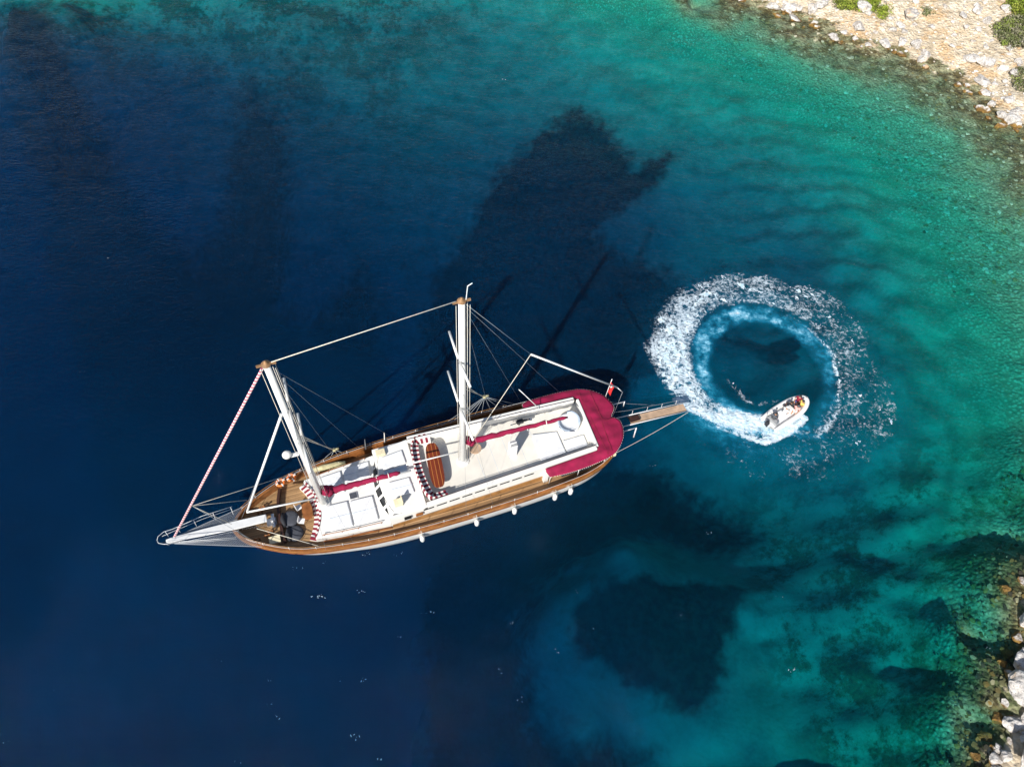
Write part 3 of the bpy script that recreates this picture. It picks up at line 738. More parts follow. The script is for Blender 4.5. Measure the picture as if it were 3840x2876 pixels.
while cnt < 46 and tries < 20000:
    tries += 1
    q = D(random.uniform(2095, 2260), random.uniform(1250, 1680)); x, y = q[0], q[1]
    d_ = float(depth0(np.array([x]), np.array([y]))[0])
    if d_ > .5 or d_ < -3.5: continue
    boulder(x, y, random.uniform(.25, .75), 'small pale limestone rock wedged among the big ones on the near point', G2); cnt += 1
# ------------------------------------------------------------------ stones too many to count
def stones(n, region, dlo, dhi, smin, smax, cols, name, label, cat, prob=None):
    V0, F0 = rock_shape(1, 77, .6, 4)
    Vs = []; Fs = []; Cs = []; k = 0; tries = 0
    while k < n and tries < n * 40:
        tries += 1
        q = D(random.uniform(region[0], region[2]), random.uniform(region[1], region[3])); x, y = q[0], q[1]
        d_ = float(depth0(np.array([x]), np.array([y]))[0])
        if d_ < dlo or d_ > dhi: continue
        s = smin + (smax - smin) * random.random() ** 2.5
        a = random.uniform(0, 6.28); ca, sa = math.cos(a), math.sin(a)
        S = V0 * np.array([s * random.uniform(.8, 1.4), s * random.uniform(.7, 1.1), s * random.uniform(.6, 1.1)])
        S = S @ np.array([[ca, -sa, 0], [sa, ca, 0], [0, 0, 1]])
        Vs.append(S + np.array([x, y, shore_z(x, y) + s * .1])); Fs.append(F0 + k * len(V0))
        c = np.array(random.choice(cols)) * random.uniform(.7, 1.25)
        Cs.append(np.repeat([[*np.clip(c, 0, .9), 1]], len(V0), 0)); k += 1
    mm, N_, L_, P_ = nt(name); P_.inputs['Roughness'].default_value = .9
    a_ = N_.new('ShaderNodeAttribute'); a_.attribute_name = 'tone'; L_.new(a_.outputs['Color'], P_.inputs['Base Color'])
    o = npmesh(name, np.concatenate(Vs), np.concatenate(Fs), [mm], False, {'tone': ('POINT', 'FLOAT_COLOR', np.concatenate(Cs))})
    tag(o, label, cat, kind='stuff'); return o
stones(1500, (1560, -30, 2240, 620), .05, 3.4, .09, .36, [(.22, .18, .07), (.30, .28, .15), (.16, .15, .08), (.40, .38, .26), (.50, .47, .34)], 'cobbles',
       'brown and olive cobbles under the shallow water of the far shore', 'cobbles')
stones(900, (2020, 950, 2240, 1680), -.2, 2.6, .07, .30, [(.10, .085, .03), (.20, .14, .04), (.13, .13, .06), (.04, .04, .025), (.22, .22, .13)], 'cobbles',
       'yellow brown weedy cobbles under the water of the near point', 'cobbles')
stones(1700, (1600, -40, 2240, 320), -8, -.1, .06, .30, [(.74, .71, .66), (.62, .55, .46), (.80, .78, .76), (.52, .34, .18), (.66, .46, .28), (.40, .34, .28)], 'gravel',
       'pale and orange stones strewn over the dry slope', 'gravel')
# ------------------------------------------------------------------ scrub
def bush(poly, h, cols, label, n, c8=True):
    pw = [E8(x, y, 2.5) for x, y in poly]; c = np.mean(pw, axis=0)
    root = empty('bush', (c[0], c[1], shore_z(c[0], c[1])))
    mm, N_, L_, P_ = nt('scrub leaves'); P_.inputs['Roughness'].default_value = .8
    a_ = N_.new('ShaderNodeAttribute'); a_.attribute_name = 'tone'; L_.new(a_.outputs['Color'], P_.inputs['Base Color'])
    pa = np.array(pw); lo = pa.min(0); hi = pa.max(0); cl = []
    def inside(x, y):
        r_ = False
        for i in range(len(pa)):
            a, b = pa[i], pa[(i + 1) % len(pa)]
            if (a[1] > y) != (b[1] > y) and x < (b[0] - a[0]) * (y - a[1]) / (b[1] - a[1] + 1e-9) + a[0]: r_ = not r_
        return r_
    n *= 2
    while len(cl) < n // 60:
        x, y = random.uniform(lo[0], hi[0]), random.uniform(lo[1], hi[1])
        if inside(x, y): cl.append((x, y, random.uniform(.35, 1.0) * h, random.uniform(.45, 1.1)))
    Vs = []; Cs = []
    for (x, y, hh, r_) in cl:
        tone = np.array(random.choice(cols)) * random.uniform(.7, 1.3); z0 = shore_z(x, y)
        for _ in range(60):
            d_ = np.array([random.gauss(0, 1), random.gauss(0, 1), random.gauss(0, 1)]); d_ /= np.linalg.norm(d_)
            p = np.array([x, y, z0 + hh * .5]) + d_ * np.array([r_, r_, hh * .5]) * random.uniform(.6, 1.05)
            a = np.array([random.gauss(0, 1) for _ in range(3)]); a /= np.linalg.norm(a); b = np.cross(a, d_); b /= np.linalg.norm(b) + 1e-6
            s = random.uniform(.07, .16)
            Vs += [p - a * s, p + b * s * .7, p + a * s, p - b * s * .7]
            Cs += [[*np.clip(tone * random.uniform(.7, 1.3), 0, 1), 1]] * 4
    V = np.array(Vs) - np.array(root.location); F = np.arange(len(V)).reshape(-1, 4)
    o = npmesh('foliage', V, F, [mm], False, {'tone': ('POINT', 'FLOAT_COLOR', np.array(Cs))}); o.parent = root
    mb = MB()
    for (x, y, hh, r_) in cl[::3]:
        z0 = shore_z(x, y); mb.tube([(x - root.location.x, y - root.location.y, z0 - root.location.z - .1), (x - root.location.x + random.uniform(-.2, .2), y - root.location.y + random.uniform(-.2, .2), z0 - root.location.z + hh * .6)], [.05, .02], 5)
    mb.build('stem', M['darkwood'], root)
    tag(root, label, 'shrub', 'scrub bushes on the slope'); return root
GR = [(.14, .20, .012), (.20, .25, .02), (.09, .12, .012), (.24, .27, .04)]
GG = [(.16, .17, .07), (.10, .12, .04), (.14, .18, .03), (.20, .19, .12)]
bush([(790, -60), (830, 5), (920, 30), (1010, 45), (1080, 50), (1110, -10), (1100, -60)], 1.2, GR, 'wide bright green bush cut by the top edge of the picture', 3600)
bush([(1125, 40), (1150, 90), (1200, 85), (1215, 50), (1170, 35)], .7, GR, 'small round green bush right of the wide one at the top edge', 500)
bush([(2060, 40), (2040, 95), (2070, 150), (2120, 190), (2240, 230), (2260, 20), (2150, 5)], 1.5, GR, 'dense green bush at the right edge, higher of the two big ones', 3600)
bush([(2010, 200), (1990, 240), (2030, 300), (2080, 350), (2200, 360), (2260, 300), (2260, 220), (2100, 190)], 1.2, GG, 'grey green scrub bush below the dense one at the right edge', 3200)
bush([(2190, 500), (2180, 590), (2240, 620), (2260, 500)], .8, GG, 'low scrub bush right of the two squared white blocks', 600)
bush([(1460, 70), (1470, 110), (1510, 105), (1500, 70)], .5, GG, 'tiny grey bush in the middle of the dry slope', 240)

# ------------------------------------------------------------------ the sailing yacht
HEAD = R(24.2)
fw = np.array([-math.cos(HEAD), -math.sin(HEAD)]); pt = np.array([math.sin(HEAD), -math.cos(HEAD)])
SO = np.array([-3.32, 25.24]) + .15 * pt
SHIP = empty('sailing_yacht', (SO[0], SO[1], 0), math.pi + HEAD)
tag(SHIP, 'long two masted wooden sailing yacht with crimson awning and white decks', 'sailing yacht')
def ship_w(x, y, z): q = SO + fw * x + pt * y; return (q[0], q[1], z)
RZS = math.pi + HEAD

half = [(17.7, 0), (17.6, .30), (17.2, .95), (16.4, 1.62), (15.0, 2.42), (13.5, 3.05), (12, 3.4), (10, 3.72), (8, 3.95), (5, 4.13), (1, 4.22), (-4, 4.2), (-8, 4.02), (-10, 3.72), (-11.5, 3.15), (-12.5, 2.3), (-13.0, 1.2), (-13.15, 0)]
def crom(P_, n):
    P_ = [np.array(p, float) for p in P_]; out = []
    for i in range(len(P_) - 1):
        a = P_[max(i - 1, 0)]; b = P_[i]; c = P_[i + 1]; d = P_[min(i + 2, len(P_) - 1)]
        for k in range(n):
            t = k / n; out.append(.5 * ((2 * b) + (c - a) * t + (2 * a - 5 * b + 4 * c - d) * t * t + (-a + 3 * b - 3 * c + d) * t ** 3))
    out.append(P_[-1]); return out
hp = crom(half, 4)
ring = [tuple(p) for p in hp] + [(p[0], -p[1]) for p in hp[-2:0:-1]]     # port side going aft, then starboard going forward
def sheer(x, y=0): return float(np.interp(x, [-13.2, -9, -4, 2, 8, 13, 17.7], [3.15, 2.95, 2.85, 2.8, 2.85, 3.05, 3.5]))
def deckz(x, y=0): return sheer(x) - .85 + (.12 if x > 12 else 0)
def lvl(p, k):
    x, y = p
    kb, ks, ky, bw = k
    xm = 3.0
    x2 = xm + (x - xm) * (kb if x > xm else ks)
    t = max(0, (x - 6) / 11.7); return (x2, y * (ky - bw * t * t))
LV = [(1, 1, 1, 0), (.995, .998, 1.0, .01), (.955, .975, .965, .14), (.91, .935, .875, .34), (.88, .87, .58, .38)]
def hull_z(i, x): s_ = sheer(x); return [s_, s_ - .60, 1.2, 0.0, -1.0][i]
def band(i0, i1, name, m, off=0.0):
    mb = MB(); n = len(ring); vs = []
    for i in (i0, i1):
        for p in ring:
            q = lvl(p, LV[i]); vs.append((q[0], q[1] + off * np.sign(q[1]), hull_z(i, p[0])))
    mb.add(vs, [(k, (k + 1) % n, n + (k + 1) % n, n + k) for k in range(n)])
    return mb, n
mb = MB(); n = len(ring)
for i in range(1, 5):
    for p in ring:
        q = lvl(p, LV[i]); mb.v.append((q[0], q[1], hull_z(i, p[0])))
for i in range(3):
    for k in range(n): mb.f.append((i * n + k, (i + 1) * n + k, (i + 1) * n + (k + 1) % n, i * n + (k + 1) % n)); mb.mi.append(0)
mb.f.append(tuple(range(3 * n, 4 * n))); mb.mi.append(0)
mb.build('hull', M['hull_white'], SHIP, True)
# bulwark planks, inside and out
def ringoff(d): 
    out = []
    for i, p in enumerate(ring):
        a = np.array(ring[i - 1]); b = np.array(ring[(i + 1) % len(ring)]); t = b - a; t /= np.linalg.norm(t); nrm = np.array([-t[1], t[0]])
        c = np.array([3.0, 0]) - np.array(p)
        if nrm @ c < 0: nrm = -nrm
        q = np.array(p) + nrm * d; 
        if abs(p[1]) < 1e-6: q[1] = 0
        out.append(tuple(q))
    return out
RI = ringoff(.10); RO = ringoff(-.02); RC_ = ringoff(.16); RCO = ringoff(-.05)
def wall(ro, ri, z0o, z0i, z1, name, m):
    mb = MB(); n = len(ring)
    for rr, zf in ((ro, z0o), (ro, z1), (ri, z1), (ri, z0i)):
        for p, q in zip(ring, rr): mb.v.append((q[0], q[1], zf(p[0])))
    for a in range(4):
        b = (a + 1) % 4
        for k in range(n): mb.f.append((a * n + k, a * n + (k + 1) % n, b * n + (k + 1) % n, b * n + k)); mb.mi.append(0)
    return mb.build(name, m, SHIP)
wall(RO, RI, lambda x: sheer(x) - .62, lambda x: deckz(x) - .05, lambda x: sheer(x), 'bulwark', M['varnish'])
wall(RCO, RC_, lambda x: sheer(x) + .003, lambda x: sheer(x) + .003, lambda x: sheer(x) + .07, 'cap_rail', M['varnish_cap'])
RB = ringoff(-.06)
wall(RB, RO, lambda x: sheer(x) - .24, lambda x: sheer(x) - .24, lambda x: sheer(x) - .14, 'rubbing_strake', M['varnish_lt'])
mb = MB(); mb.prism([(q[0], q[1]) for q in ringoff(.08)], lambda x, y: deckz(x) - .1, lambda x, y: deckz(x)); mb.build('deck', M['teak'], SHIP)
# railing: stanchions and two rails, both sides
def rail_path(side, x0, x1, d=.06, z=.55):
    pts_ = []
    for p in ringoff(d):
        if p[1] * side > .0 and x0 <= p[0] <= x1: pts_.append((p[0], p[1], sheer(p[0]) + z))
    return sorted(pts_, key=lambda q: q[0])
for side in (1, -1):
    for z, r_ in ((.55, .022), (.30, .012)):
        mb = MB(); mb.tube(rail_path(side, -5.6 if z > .4 else -12.5, 16.9, .06, z), r_, 5); mb.build('rail', M['varnish_lt'] if z > .4 else M['chrome'], SHIP, True)
    rp = rail_path(side, -5.6, 16.9, .06, .55)
    L_ = [0]
    for a, b in zip(rp, rp[1:]): L_.append(L_[-1] + math.dist(a, b))
    for s_ in np.arange(.3, L_[-1], 1.9):
        x = np.interp(s_, L_, [q[0] for q in rp]); y = np.interp(s_, L_, [q[1] for q in rp]); z = sheer(x)
        MB().tube([(x, y, z + .06), (x, y, z + .56)], .022, 6).build('stanchion', M['chrome'], SHIP, True)

# --- forward cabin with sunbeds
def front_x(y): return 11.35 + .13 * y * y
YS = np.linspace(-2.5, 2.5, 13)
cab = [(front_x(y), y) for y in YS] + [(10.2, 2.72), (9, 2.82), (6.6, 3.02)] + [(6.6, -3.02), (9, -2.82), (10.2, -2.72)]
mb = MB(); mb.prism(cab, 1.9, 3.10); mb.build('forward_cabin', M['white'], SHIP, bevel=.05)
for s_ in (1, -1): MB().strip([(11.7, s_ * 2.62), (10.2, s_ * 2.80), (9, s_ * 2.90), (6.6, s_ * 3.10)], .06, 2.0, 2.55).build('cabin_trim', M['varnish'], SHIP)
# handrails on cabin edge
for s_ in (1, -1):
    mb = MB(); mb.tube([(11.6, 2.45 * s_, 3.3), (10.2, 2.62 * s_, 3.32), (9, 2.72 * s_, 3.32), (7.2, 2.86 * s_, 3.34)], .03, 6)
    for x, y in ((11.5, 2.46), (10.2, 2.62), (9, 2.72), (7.3, 2.86)): mb.tube([(x, y * s_, 3.1), (x, y * s_, 3.32)], .025, 6)
    mb.build('grab_rail', M['varnish'], SHIP)
def cushion(name, poly, z, h, m, parent=SHIP, bev=.06):
    return MB().prism(poly, z, z + h, inset=.03).build(name, m, parent, bevel=bev)
def quad(a, b, c, d): return [a, b, c, d]
cushion('sunbed', [(10.95, .22), (9.32, .30), (9.30, 2.42), (10.98, 2.32)], 3.105, .16, M['mattress'])
cushion('sunbed', [(9.20, .36), (7.42, .44), (7.40, 2.50), (9.18, 2.44)], 3.105, .16, M['mattress'])
cushion('sunbed', [(10.95, -.5), (9.32, -.5), (9.30, -2.38), (10.98, -2.28)], 3.105, .16, M['mattress'])
cushion('sunbed', [(9.15, -1.22), (7.15, -1.22), (7.05, -2.55), (9.10, -2.50)], 3.105, .16, M['mattress'])
for x, y0, y1 in ((10.1, .3, 2.35), (8.3, .45, 2.45)):
    pass
for pl in (((10.95, 1.35), (9.32, 1.4)), ((9.2, 1.45), (7.42, 1.5)), ((10.95, -1.4), (9.32, -1.42)), ((9.15, -1.85), (7.1, -1.85))):
    MB().tube([(*pl[0], 3.28), (*pl[1], 3.28)], .018, 5).build('seam', M['greycush'], SHIP)
mb = MB(); mb.box((8.8, .0, 3.15), (.62, .55, .09)); h_ = mb.build('hatch', M['chrome'], SHIP, bevel=.02)
MB().box((8.8, .0, 3.205), (.54, .47, .02)).build('pane', M['charcoal'], h_)
# --- striped bench in front of the cabin, facing the foredeck
def striped(path, width, z, h, name, parent=SHIP, seg=.19):
    P2 = [np.array(p, float) for p in path]; L_ = [0]
    for a, b in zip(P2, P2[1:]): L_.append(L_[-1] + np.linalg.norm(b - a))
    ts = np.arange(0, L_[-1] + 1e-6, seg); mb = MB()
    q = [np.array([np.interp(t, L_, [p[0] for p in P2]), np.interp(t, L_, [p[1] for p in P2])]) for t in ts]
    for i in range(len(q) - 1):
        mb.strip([tuple(q[i]), tuple(q[i + 1] - (q[i + 1] - q[i]) * .02)], width, z, z + h, mi=i % 2)
    return mb.build(name, [M['stripe_w'], M['stripe_r']], parent)
bz = deckz(11.5)
bp_ = [(front_x(y) + .33, y) for y in np.linspace(-2.35, 2.35, 12)]
MB().strip(bp_, .52, bz, bz + .38).build('bench', M['white'], SHIP)
striped(bp_, .50, bz + .385, .14, 'bench_cushion')
striped([(front_x(y) + .06, y) for y in np.linspace(-2.35, 2.35, 12)], .13, bz + .4, .62, 'back_cushion')
# --- wheelhouse: sloping windscreen, roof with sunbeds
def ws(y, o=0): return 7.15 + o - .085 * y * y
ysw = np.linspace(-2.85, 2.85, 13)
mb = MB(); vs = []
for y in ysw: vs += [(ws(y), y, 3.095), (ws(y, -.62), y, 3.95)]
mb.add(vs, [(2 * i, 2 * i + 2, 2 * i + 3, 2 * i + 1) for i in range(12)])
mb.build('windscreen', M['white'], SHIP)
for y0, y1 in ((.12, .78), (.98, 1.64), (1.86, 2.50), (-.12, -.78), (-.98, -1.64), (-1.86, -2.50)):
    mb = MB(); vs = []
    for y in (y0, y1):
        for f in (.10, .74): vs.append((ws(y, -.62 * f) + .014, y, 3.095 + .855 * f + .01))
    mb.add(vs, [(0, 2, 3, 1)]); mb.build('window', M['glass'], SHIP)
roof = [(ws(y, -.56), y) for y in ysw] + [(3.75, 3.05)] + [(3.75, -3.05)]
mb = MB(); mb.prism(roof, 3.955, 4.06); mb.build('wheelhouse_roof', M['white'], SHIP, bevel=.03)
mb = MB(); mb.prism([(6.60, 3.04), (-10.45, 2.62), (-10.65, -2.42), (6.60, -3.04)], 1.85, 3.70); mb.build('deckhouse', M['white'], SHIP)
for s_ in (1, -1): MB().prism([(6.58, 3.03 * s_), (3.76, 3.06 * s_), (3.76, 2.9 * s_), (6.5, 2.88 * s_)], 3.703, 3.953).build('wheelhouse_side', M['white'], SHIP)
cushion('sunbed', [(6.05, .22), (4.40, .26), (4.32, 1.62), (5.95, 1.52)], 4.063, .14, M['mattress'])
cushion('sunbed', [(6.1, -2.05), (4.35, -2.2), (4.30, -1.0), (6.15, -.9)], 4.063, .14, M['mattress'])
cushion('sunbed', [(6.15, -.80), (4.32, -.88), (4.32, -.32), (6.15, -.28)], 4.063, .12, M['greycush'])
MB().tube([(6.0, .9, 4.21), (4.36, .95, 4.21)], .018, 5).build('seam', M['greycush'], SHIP)
mb = MB(); mb.box((5.72, 2.12, 4.28), (.62, .52, .42)); mb.box((5.42, 2.12, 4.62), (.10, .56, .42)); mb.build('locker', M['cream'], SHIP, bevel=.03)
mb = MB(); mb.box((6.0, -2.45, 4.2), (.75, .55, .26)); mb.build('locker', M['cream'], SHIP, bevel=.04)
# --- sundeck: floor, coaming, seats
def inner(x, s_): return (np.interp(x, [-10.5, -5.7, 1.5, 3.75], [2.28, 2.50, 2.75, 2.85]) - .04) * (1 if s_ > 0 else .965)
mb = MB(); mb.prism([(3.72, 2.82), (-10.3, 2.30), (-10.5, -2.2), (3.72, -2.75)], 3.703, 3.725); mb.build('sundeck_floor', M['white2'], SHIP)
for s_ in (1, -1):
    xs_ = np.linspace(3.73, -10.4, 16)
    path = [(x, s_ * (inner(x, s_) + .20)) for x in xs_]
    MB().strip(path, .34, 3.70, 4.50).build('coaming', M['white'], SHIP, bevel=.04)
    mb = MB(); mb.tube([(x, s_ * (inner(x, s_) + .04), 4.58) for x in xs_], .022, 6)
    for x in xs_[::2]: mb.tube([(x, s_ * (inner(x, s_) + .04), 4.46), (x, s_ * (inner(x, s_) + .04), 4.58)], .018, 5)
    mb.build('coaming_rail', M['darkwood'], SHIP)
    # slots in the outer face
    for x0 in np.arange(-4.9, 3.4, 1.02):
        y = inner(x0, s_) + .385
        MB().box((x0 + .4, s_ * y, 4.02), (.80, .03, .17), rz=s_ * .030).build('side_window', M['glass'], SHIP)
    MB().strip([(6.5, s_ * 3.085), (3.7, s_ * 3.06), (-5.8, s_ * 2.78)], .05, 2.05, 2.75).build('side_panel', M['varnish_lt'], SHIP)
    for x0 in (4.4, 5.3):
        MB().box((x0, s_ * 3.09, 3.25), (.55, .06, .38)).build('side_window', M['glass'] if x0 > 5 else M['varnish'], SHIP)
MB().strip([(-10.52, 2.36), (-10.70, -2.28)], .22, 3.70, 4.42).build('coaming', M['white'], SHIP, bevel=.04)
# U shaped striped bench round the table
U = [(1.95, -2.50), (2.95, -2.55), (3.25, -2.2), (3.42, -1.2), (3.50, 0), (3.42, 1.2), (3.25, 2.1), (2.95, 2.42), (1.9, 2.40)]
Us = [tuple(p) for p in crom(U, 4)]
MB().strip(Us, .52, 3.727, 4.06).build('bench', M['white'], SHIP)
striped(Us, .50, 4.063, .12, 'bench_cushion', seg=.20)
Ub = [tuple(np.array(p) + np.array([.30, .0]) if abs(p[1]) < 2.3 else (p[0] + .1, p[1] + .26 * np.sign(p[1]))) for p in Us]
striped(Ub, .13, 4.063, .46, 'back_cushion', seg=.20)
# starboard side seat, sun pads aft
cushion('sunbed', [(-6.0, -.55), (-8.1, -.2), (-8.1, 1.85), (-5.9, 1.95)], 3.727, .14, M['mattress'])
cushion('sunbed', [(-8.2, .75), (-10.1, .75), (-10.05, 1.80), (-8.2, 1.85)], 3.727, .14, M['mattress'])
for x in np.arange(-9.6, 0, 1.2): MB().box((x, 0, 3.7265), (.02, 4.3, .003)).build('deck_seam', M['greycush'], SHIP)
# --- crimson awning over the aft deck
out_ = [(-5.84, 3.12), (-5.97, 3.60), (-7.71, 3.73), (-9.83, 3.62), (-11.66, 3.28), (-12.74, 2.42), (-13.24, 1.63), (-13.43, .75), (-13.25, .30), (-12.90, -.02), (-13.30, -.52),
        (-13.50, -1.0), (-13.18, -2.0), (-12.55, -2.72), (-11.5, -3.30), (-9.82, -3.55), (-8.06, -3.58), (-6.76, -3.55), (-6.2, -3.38), (-6.15, -3.02)]
in_ = [(-5.84, 2.90), (-10.42, 2.66), (-10.72, -2.46), (-6.15, -2.78)]
mb = MB()
O = [np.array(p) for p in crom(out_[1:-1], 4)]; O = [np.array(out_[0])] + O + [np.array(out_[-1])]
Ii = []
seg_ = [in_[0], in_[1], in_[2], in_[3]]
li = [0]
for a, b in zip(seg_, seg_[1:]): li.append(li[-1] + math.dist(a, b))
for k in range(len(O)):
    # matching inner point: nearest on the inner polyline
    best = None
    for a, b in zip(seg_, seg_[1:]):
        a = np.array(a); b = np.array(b); t = np.clip((O[k] - a) @ (b - a) / ((b - a) @ (b - a)), 0, 1); q = a + (b - a) * t
        if best is None or np.linalg.norm(q - O[k]) < best[0]: best = (np.linalg.norm(q - O[k]), q)
    Ii.append(best[1])
NS = 12; vs = []
for j in range(NS + 1):
    f = j / NS
    for k in range(len(O)):
        p = O[k] * (1 - f) + Ii[k] * f
        z = 4.10 + .20 * math.sin(min(1, f * 1.2) * math.pi / 2) + .05 * math.sin(p[0] * 3.1 + p[1] * 1.3) * math.sin(math.pi * f) + .03 * math.sin(p[1] * 7) * math.sin(math.pi * f)
        vs.append((p[0], p[1], z))
nk = len(O)
fs = [(j * nk + k, (j + 1) * nk + k, (j + 1) * nk + k + 1, j * nk + k + 1) for j in range(NS) for k in range(nk - 1)]
mb.add(vs, fs); aw = mb.build('awning', M['crimson'], SHIP, True)
sm = aw.modifiers.new('thick', 'SOLIDIFY'); sm.thickness = .03
mb = MB()
for k in range(0, nk - 1):
    a, b = O[k], O[k + 1]; n_ = max(1, int(np.linalg.norm(b - a) / .16))
    for i in range(n_):
        c = a + (b - a) * ((i + .5) / n_); mb.ball((c[0], c[1], 4.07), .036, 6)
mb.build('scalloped_edge', M['stripe_w'], aw)
for sx in ((-11.1, -3.3, -11.1, 3.2), (-10.6, .3, -13.0, .3), (-12.0, -2.9, -11.95, .3), (-11.8, .3, -11.5, 3.1)):
    MB().tube([(sx[0], sx[1], 4.335), (sx[2], sx[3], 4.30)], .018, 4, flat=.6).build('seam', M['stripe_r'], aw)
for x, y in ((-6.2, 3.3), (-8.6, 3.45), (-11, 3.2), (-12.6, 2.0), (-12.9, -1.6), (-11, -3.1), (-8.6, -3.35), (-6.5, -3.2)):
    MB().tube([(x, y, deckz(x)), (x, y, 4.10)], .03, 6).build('awning_post', M['chrome'], SHIP, True)
# aft deck furniture glimpsed under the awning edge
mb = MB(); mb.box((-11.3, 2.3, 2.75), (2.0, 1.1, .35)); mb.build('stern_seat', M['cream'], SHIP, bevel=.05)
mb = MB(); mb.box((-8.6, 2.95, 2.72), (2.6, .55, .35)); mb.build('side_seat', M['black'], SHIP, bevel=.05)
mb = MB(); mb.box((-6.0, 2.92, 2.9), (.4, .3, 1.5)); mb.build('side_locker', M['white'], SHIP, bevel=.03)

# --- bowsprit
mb = MB()
vs = []
for x, wd, z in ((15.2, .30, 3.66), (17.6, .33, 3.95), (19.5, .26, 4.22), (21.6, .16, 4.48), (21.95, .10, 4.52)):
    vs += [(x, -wd, z), (x, wd, z), (x, wd, z - .12), (x, -wd, z - .12)]
fs = [(3, 2, 1, 0), (16, 17, 18, 19)]
for i in range(4):
    for j in range(4): fs.append((4 * i + j, 4 * i + (j + 1) % 4, 4 * i + 4 + (j + 1) % 4, 4 * i + 4 + j))
mb.add(vs, fs); bs = mb.build('bowsprit', M['chrome'], SHIP, bevel=.03)
mb = MB()
for s_ in (1, -1):
    mb.tube([(17.3, s_ * 1.25, 4.45), (19.3, s_ * .95, 4.85), (21.3, s_ * .50, 5.0), (21.9, s_ * .48, 5.0), (22.3, s_ * .25, 4.98), (22.38, 0, 4.97)], .018, 6)
    mb.tube([(17.35, s_ * 1.22, 4.15), (19.3, s_ * .9, 4.5), (21.4, s_ * .45, 4.72), (22.1, s_ * .3, 4.75)], .011, 6)
    for x, y, z in ((17.4, 1.22, 4.48), (18.6, 1.05, 4.7), (19.9, .82, 4.9), (21.0, .56, 4.98), (21.8, .48, 5.0)):
        mb.tube([(x, s_ * y, z), (x, s_ * y * .72, z - .62)], .018, 5)
mb.build('pulpit', M['chrome'], SHIP, True)
# net under the bowsprit, cords crossing
for s_ in (1, -1):
    mb = MB()
    A = np.array([21.5, s_ * .25, 4.2]); B_ = np.array([17.2, s_ * .45, 3.8]); C_ = np.array([15.9 if s_ > 0 else 16.6, s_ * 2.0 if s_ > 0 else s_ * 1.6, 3.35])
    for i in range(0, 34):
        f = i / 34; mb.tube([A + (B_ - A) * f, A + (C_ - A) * f], .006, 3, cap=False)
    for i in range(0, 15):
        f = i / 14; mb.tube([A, B_ + (C_ - B_) * f], .005 if 0 < i < 14 else .022, 3, cap=False)
    mb.build('bow_net', M['net'], SHIP)
# --- masts and spars
def mast(x, zb, zt, r0, r1, name):
    mb = MB(); mb.tube([(x, 0, zb), (x, 0, zb + (zt - zb) * .5), (x, 0, zt)], [r0, (r0 + r1) * .52, r1], 14)
    o = mb.build('mast', M['hull_white'], SHIP, True)
    mb = MB(); mb.lathe([(.16, 0), (.26, .03), (.27, .10), (.16, .16), (.08, .30), (.04, .36)], (x, 0, zt), 12); mb.box((x + .38, 0, zt + .05), (.3, .1, .14)); mb.box((x - .38, 0, zt + .05), (.3, .1, .14))
    mb.build('masthead', M['brass'], o)
    mb = MB(); mb.lathe([(.5, 0), (.5, .08), (r0 + .05, .18), (r0 + .04, .4)], (x, 0, zb), 14); mb.build('mast_collar', M['white'], o)
    return o
FM = mast(11.05, 3.10, 21.3, .25, .185, 'fore'); MM = mast(0.0, 3.72, 22.8, .27, .195, 'main')
def bar(p, q, r, m, parent, name, n=8):
    return MB().tube([p, q], r, n).build(name, m, parent, True)
# spreaders
for mst, x, zs in ((FM, 10.78, ((16.7, 2.25), (12.5, 2.3))), (MM, .22, ((17.4, 2.25), (12.05, 2.95)))):
    for z, hl in zs:
        for s_ in (1, -1): bar((x, s_ * .12, z), (x - .05, s_ * hl, z + .10), .085, M['hull_white'], mst, 'spreader')
# wires up the mast
for mst, x, zt in ((FM, 11.05, 21.3), (MM, 0.0, 22.8)):
    zb = 4.0
    for dx, dy in ((-.42, .25), (-.42, -.25), (-.30, .12), (.36, .1)):
        bar((x + dx, dy, zt - .1), (x + dx * 1.1, dy, zb), .018, M['rope'], mst, 'halyard', 5)
# fittings on the masts
mb = MB(); mb.tube([(11.3, 0, 11.5), (11.95, .0, 11.5)], .05, 6); mb.box((11.55, 0, 11.42), (.5, .3, .06)); rb = mb.build('radar_bracket', M['chrome'], FM)
mb = MB(); mb.lathe([(.20, 0), (.29, .05), (.30, .20), (.22, .33), (.08, .38)], (12.02, 0, 11.5), 14); mb.build('radar_dome', M['hull_white'], rb, True)
mb = MB(); mb.tube([(-.25, 0, 22.8), (-.35, 0, 24.0)], .03, 6); mb.tube([(-.35, 0, 24.0), (-.62, 0, 24.15)], .03, 6); mb.build('antenna', M['chrome'], MM)
mb = MB(); mb.box((.3, 0, 12.2), (.14, .3, .2)); mb.build('steaming_light', M['black'], MM)
